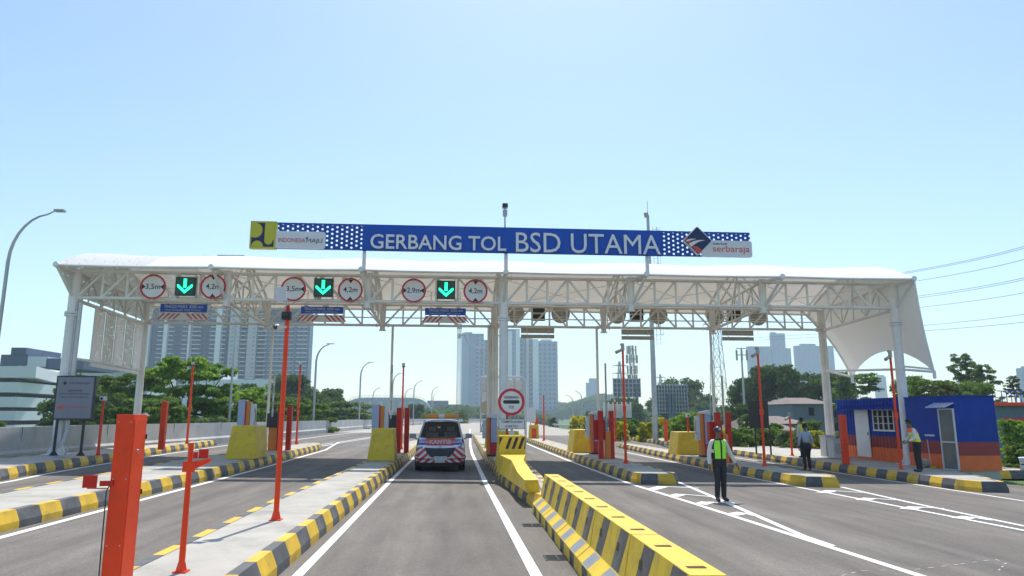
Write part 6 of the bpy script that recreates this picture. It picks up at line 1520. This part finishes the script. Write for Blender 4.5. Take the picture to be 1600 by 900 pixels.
# terraced white building at the far left
Yb = 150; t = thing('parking_building', 'white banded multi storey building with dark gaps at the left edge', 'building', (-80, Yb, -4))
xA, xB, xC = D(-40, 600, Yb).x, D(54, 600, Yb).x, D(30, 600, Yb).x; xE = D(93, 600, 178).x
wh = M_['podium']
b = MB(); b.poly([(xA, Yb + 4, -4), (xC - 3, Yb + 4, -4), (xE - 1, 176, -4), (xE - 1, 230, -4), (xA, 230, -4)], (0, 0, 16.3)); b.build('core', mat('garage_dark', (.035, .045, .06), .8), t)
for k, (y0, y1, xc, kk) in enumerate(((572, 590, xB, 0), (597, 613, xC, 1), (620, 636, xC, 1), (642, 657, xC, 1), (664, 682, xC, 1))):
    z1_, z0_ = D(20, y0, Yb).z, D(20, y1, Yb).z; b = MB(); e2 = D(90, 600, 172).x
    b.poly([(xA, Yb, z0_), (xc, Yb, z0_), (e2 if not kk else D(86, 600, 165).x, 172 if not kk else 165, z0_), (xE - 2, 200, z0_), (xE - 2, 228, z0_), (xA, 228, z0_)], (0, 0, z1_ - z0_)); b.build('parapet_band', wh, t)
for a, c, y0, y1, m in ((2, 42, 554, 571, 'cabn'), (42, 73, 557, 573, 'podium'), (73, 130, 560, 577, 'cabn'), (18, 40, 543, 555, 'cabn')):
    if m == 'cabn' and 'cabn' not in M_: M_['cabn'] = mat('slate_blue', (.07, .11, .18), .6, var=.08, vs=.2)
    p, q_ = D(a, y0, 175), D(c, y1, 175); b = MB(); b.box(p.x, q_.x, 175, 190, q_.z, p.z); b.build('roof_block', M_[m], t)
p, q_ = D(100, 566, 205), D(232, 590, 205); t = thing('low_building', 'low pale building seen beneath the perforated screens', 'building', (p.x, 205, -4)); b = MB(); b.box(p.x, q_.x, 205, 225, -4, p.z - 2.5); b.build('wall', M_['podium'], t)
b = MB(); b.box(p.x, q_.x, 204.5, 226, p.z - 2.49, p.z - 1.8); b.box(p.x + 8, q_.x - 4, 206, 220, p.z - 1.79, p.z - .6); b.build('roof', M_['roofm'], t)
# low arena on the horizon
t = thing('arena', 'long low pale arena with a curved roof on the horizon left of centre', 'building', (0, 500, -4)); p, q_ = D(537, 621, 500), D(672, 650, 500)
b = MB(); n = 24; L_ = q_.x - p.x
pr = [(p.x + L_ * i / n, p.z * (1 - .0) - 7 * abs(2 * i / n - 1) ** 7) for i in range(n + 1)]
b.poly([(x, 500, -4) for x, z in (pr[0], pr[-1])] + [(x, 500, z) for x, z in reversed(pr)], (0, 60, 0)); b.build('hall', facade('facade_arena', (.34, .38, .44), (.52, .55, .58), 7, 9, .35, .35), t)
b = MB()
for i in range(n): b.tube((pr[i][0], 499, pr[i][1] + 1.2), (pr[i + 1][0], 499, pr[i + 1][1] + 1.2), .14, 4); b.tube((pr[i][0], 499, pr[i][1] - 2), (pr[i][0], 499, pr[i][1] + 1.2), .12, 4)
b.build('roof_truss', M_['podium'], t)
b = MB(); p, q_ = D(668, 626, 520), D(700, 640, 520); b.box(p.x, q_.x, 520, 560, -4, p.z); p2 = D(725, 632, 520); b.box(q_.x, p2.x, 520, 555, -4, p2.z); b.build('annex', M_['houseb'], t)
# centre towers
gC = 'pale towers behind the centre column'
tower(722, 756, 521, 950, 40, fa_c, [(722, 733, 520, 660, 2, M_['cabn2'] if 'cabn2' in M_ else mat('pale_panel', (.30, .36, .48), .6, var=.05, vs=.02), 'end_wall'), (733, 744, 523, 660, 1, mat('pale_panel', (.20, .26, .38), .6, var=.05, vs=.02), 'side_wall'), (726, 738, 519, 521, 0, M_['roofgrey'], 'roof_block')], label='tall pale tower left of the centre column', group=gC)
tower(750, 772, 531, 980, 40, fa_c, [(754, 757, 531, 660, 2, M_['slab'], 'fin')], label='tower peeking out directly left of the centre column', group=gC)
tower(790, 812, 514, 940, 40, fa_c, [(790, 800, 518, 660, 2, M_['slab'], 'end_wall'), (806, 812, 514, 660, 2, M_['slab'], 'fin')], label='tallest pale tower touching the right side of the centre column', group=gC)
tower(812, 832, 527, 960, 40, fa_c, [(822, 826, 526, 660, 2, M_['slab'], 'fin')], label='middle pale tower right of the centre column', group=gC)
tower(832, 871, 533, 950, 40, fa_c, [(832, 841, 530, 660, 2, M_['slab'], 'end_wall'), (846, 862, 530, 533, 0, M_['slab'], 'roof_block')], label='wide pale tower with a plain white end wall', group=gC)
gF = 'faint far towers on the horizon'
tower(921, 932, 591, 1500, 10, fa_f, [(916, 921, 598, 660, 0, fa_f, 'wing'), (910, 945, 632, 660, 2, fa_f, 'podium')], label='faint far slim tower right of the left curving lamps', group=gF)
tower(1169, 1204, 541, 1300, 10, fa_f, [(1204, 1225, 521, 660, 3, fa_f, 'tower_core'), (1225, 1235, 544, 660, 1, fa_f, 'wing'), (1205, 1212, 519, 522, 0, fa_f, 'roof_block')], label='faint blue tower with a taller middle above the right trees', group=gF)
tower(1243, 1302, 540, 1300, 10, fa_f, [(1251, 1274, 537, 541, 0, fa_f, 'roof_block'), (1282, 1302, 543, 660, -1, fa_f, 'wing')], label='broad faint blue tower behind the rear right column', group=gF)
tower(1369, 1384, 588, 1500, 10, fa_f, [(1372, 1381, 586, 588, 0, fa_f, 'roof_block')], label='small faint tower between the curtain and the right column', group=gF)
tower(1596, 1640, 575, 900, 10, fa_f, [(1600, 1630, 572, 575, 0, fa_f, 'roof_block')], label='sliver of a faint tower at the right picture edge', group=gF)
# houses down on the right
def house(x0, x1, ye, yr, Y, label, wm, dep=10, base=-6):
    a, c = D(x0, ye, Y), D(x1, ye, Y); zr = D(x0, yr, Y).z; t = thing('house', label, 'house', ((a.x + c.x) / 2, Y, base), 0, 'houses below the right verge')
    b = MB(); b.box(a.x, c.x, Y, Y + dep, base, a.z); b.build('wall', M_[wm], t)
    b = MB(); m1 = (a.x + c.x) / 2; i_ = (c.x - a.x) * .22; b.add([(a.x - .4, Y - .5, a.z), (c.x + .4, Y - .5, a.z), (c.x + .4, Y + dep + .5, a.z), (a.x - .4, Y + dep + .5, a.z), (a.x + i_, Y + dep / 2, zr), (c.x - i_, Y + dep / 2, zr)], [(0, 1, 5, 4), (1, 2, 5), (2, 3, 4, 5), (3, 0, 4), (3, 2, 1, 0)]); b.build('roof', M_['roofm'], t)
    b = MB(); b.box(m1 - .6, m1 + .2, Y - .04, Y, a.z - 1.6, a.z - .5); b.build('window', M_['glass'], t)
house(1238, 1300, 631, 620, 95, 'grey blue house with a hipped tile roof behind the rear right column', 'houseb')
house(1196, 1262, 662, 650, 80, 'long low house roof behind the half hidden man', 'houseb')
house(1180, 1222, 676, 655, 62, 'nearest low house with a pinkish roof left of the two men', 'cream')
house(1215, 1262, 678, 662, 70, 'low house roof right of the black display back', 'cream')
# blue and red building at the right edge
p, q_ = D(1561, 634, 46), D(1680, 720, 46); t = thing('roadside_building', 'blue walled building with a red roof edge behind the shrubs at the right edge', 'building', (p.x, 46, -4))
b = MB(); b.box(p.x, q_.x, 46, 56, -5, p.z); b.build('wall', mat('slate_wall', (.10, .15, .24), .6, var=.1), t)
b = MB(); b.box(p.x - .3, q_.x, 45.4, 56.5, p.z + .003, p.z + .22); b.build('roof_edge', M_['redor'], t)
b = MB(); z_ = D(1580, 655, 46).z; b.box(p.x, q_.x, 45.93, 45.99, z_ - .15, z_ + .1); b.build('red_band', M_['sred'], t)
b = MB(); zz = p.z + .23
for k in range(30): x = p.x + .3 + k * .35; b.box(x - .02, x + .02, 46, 46.04, zz, zz + .75)
b.box(p.x, q_.x, 45.98, 46.06, zz + .75, zz + .8); b.build('railing', M_['blue'], t)

# ------------------------------------------------------------------ HAZE
hb = MB(); hb.box(-900, 1100, -60, 1800, -8, 155); ho = hb.build('haze', M_['plas']); tag(ho, kind='stuff')
hm = bpy.data.materials.new('haze_air'); hm.use_nodes = True; hn = hm.node_tree; hn.nodes.clear(); oo = hn.nodes.new('ShaderNodeOutputMaterial'); pvn = hn.nodes.new('ShaderNodeVolumePrincipled')
pvn.inputs['Color'].default_value = (.74, .88, 1, 1); pvn.inputs['Density'].default_value = .00040; pvn.inputs['Anisotropy'].default_value = 0
hn.links.new(pvn.outputs[0], oo.inputs['Volume']); ho.data.materials.clear(); ho.data.materials.append(hm)
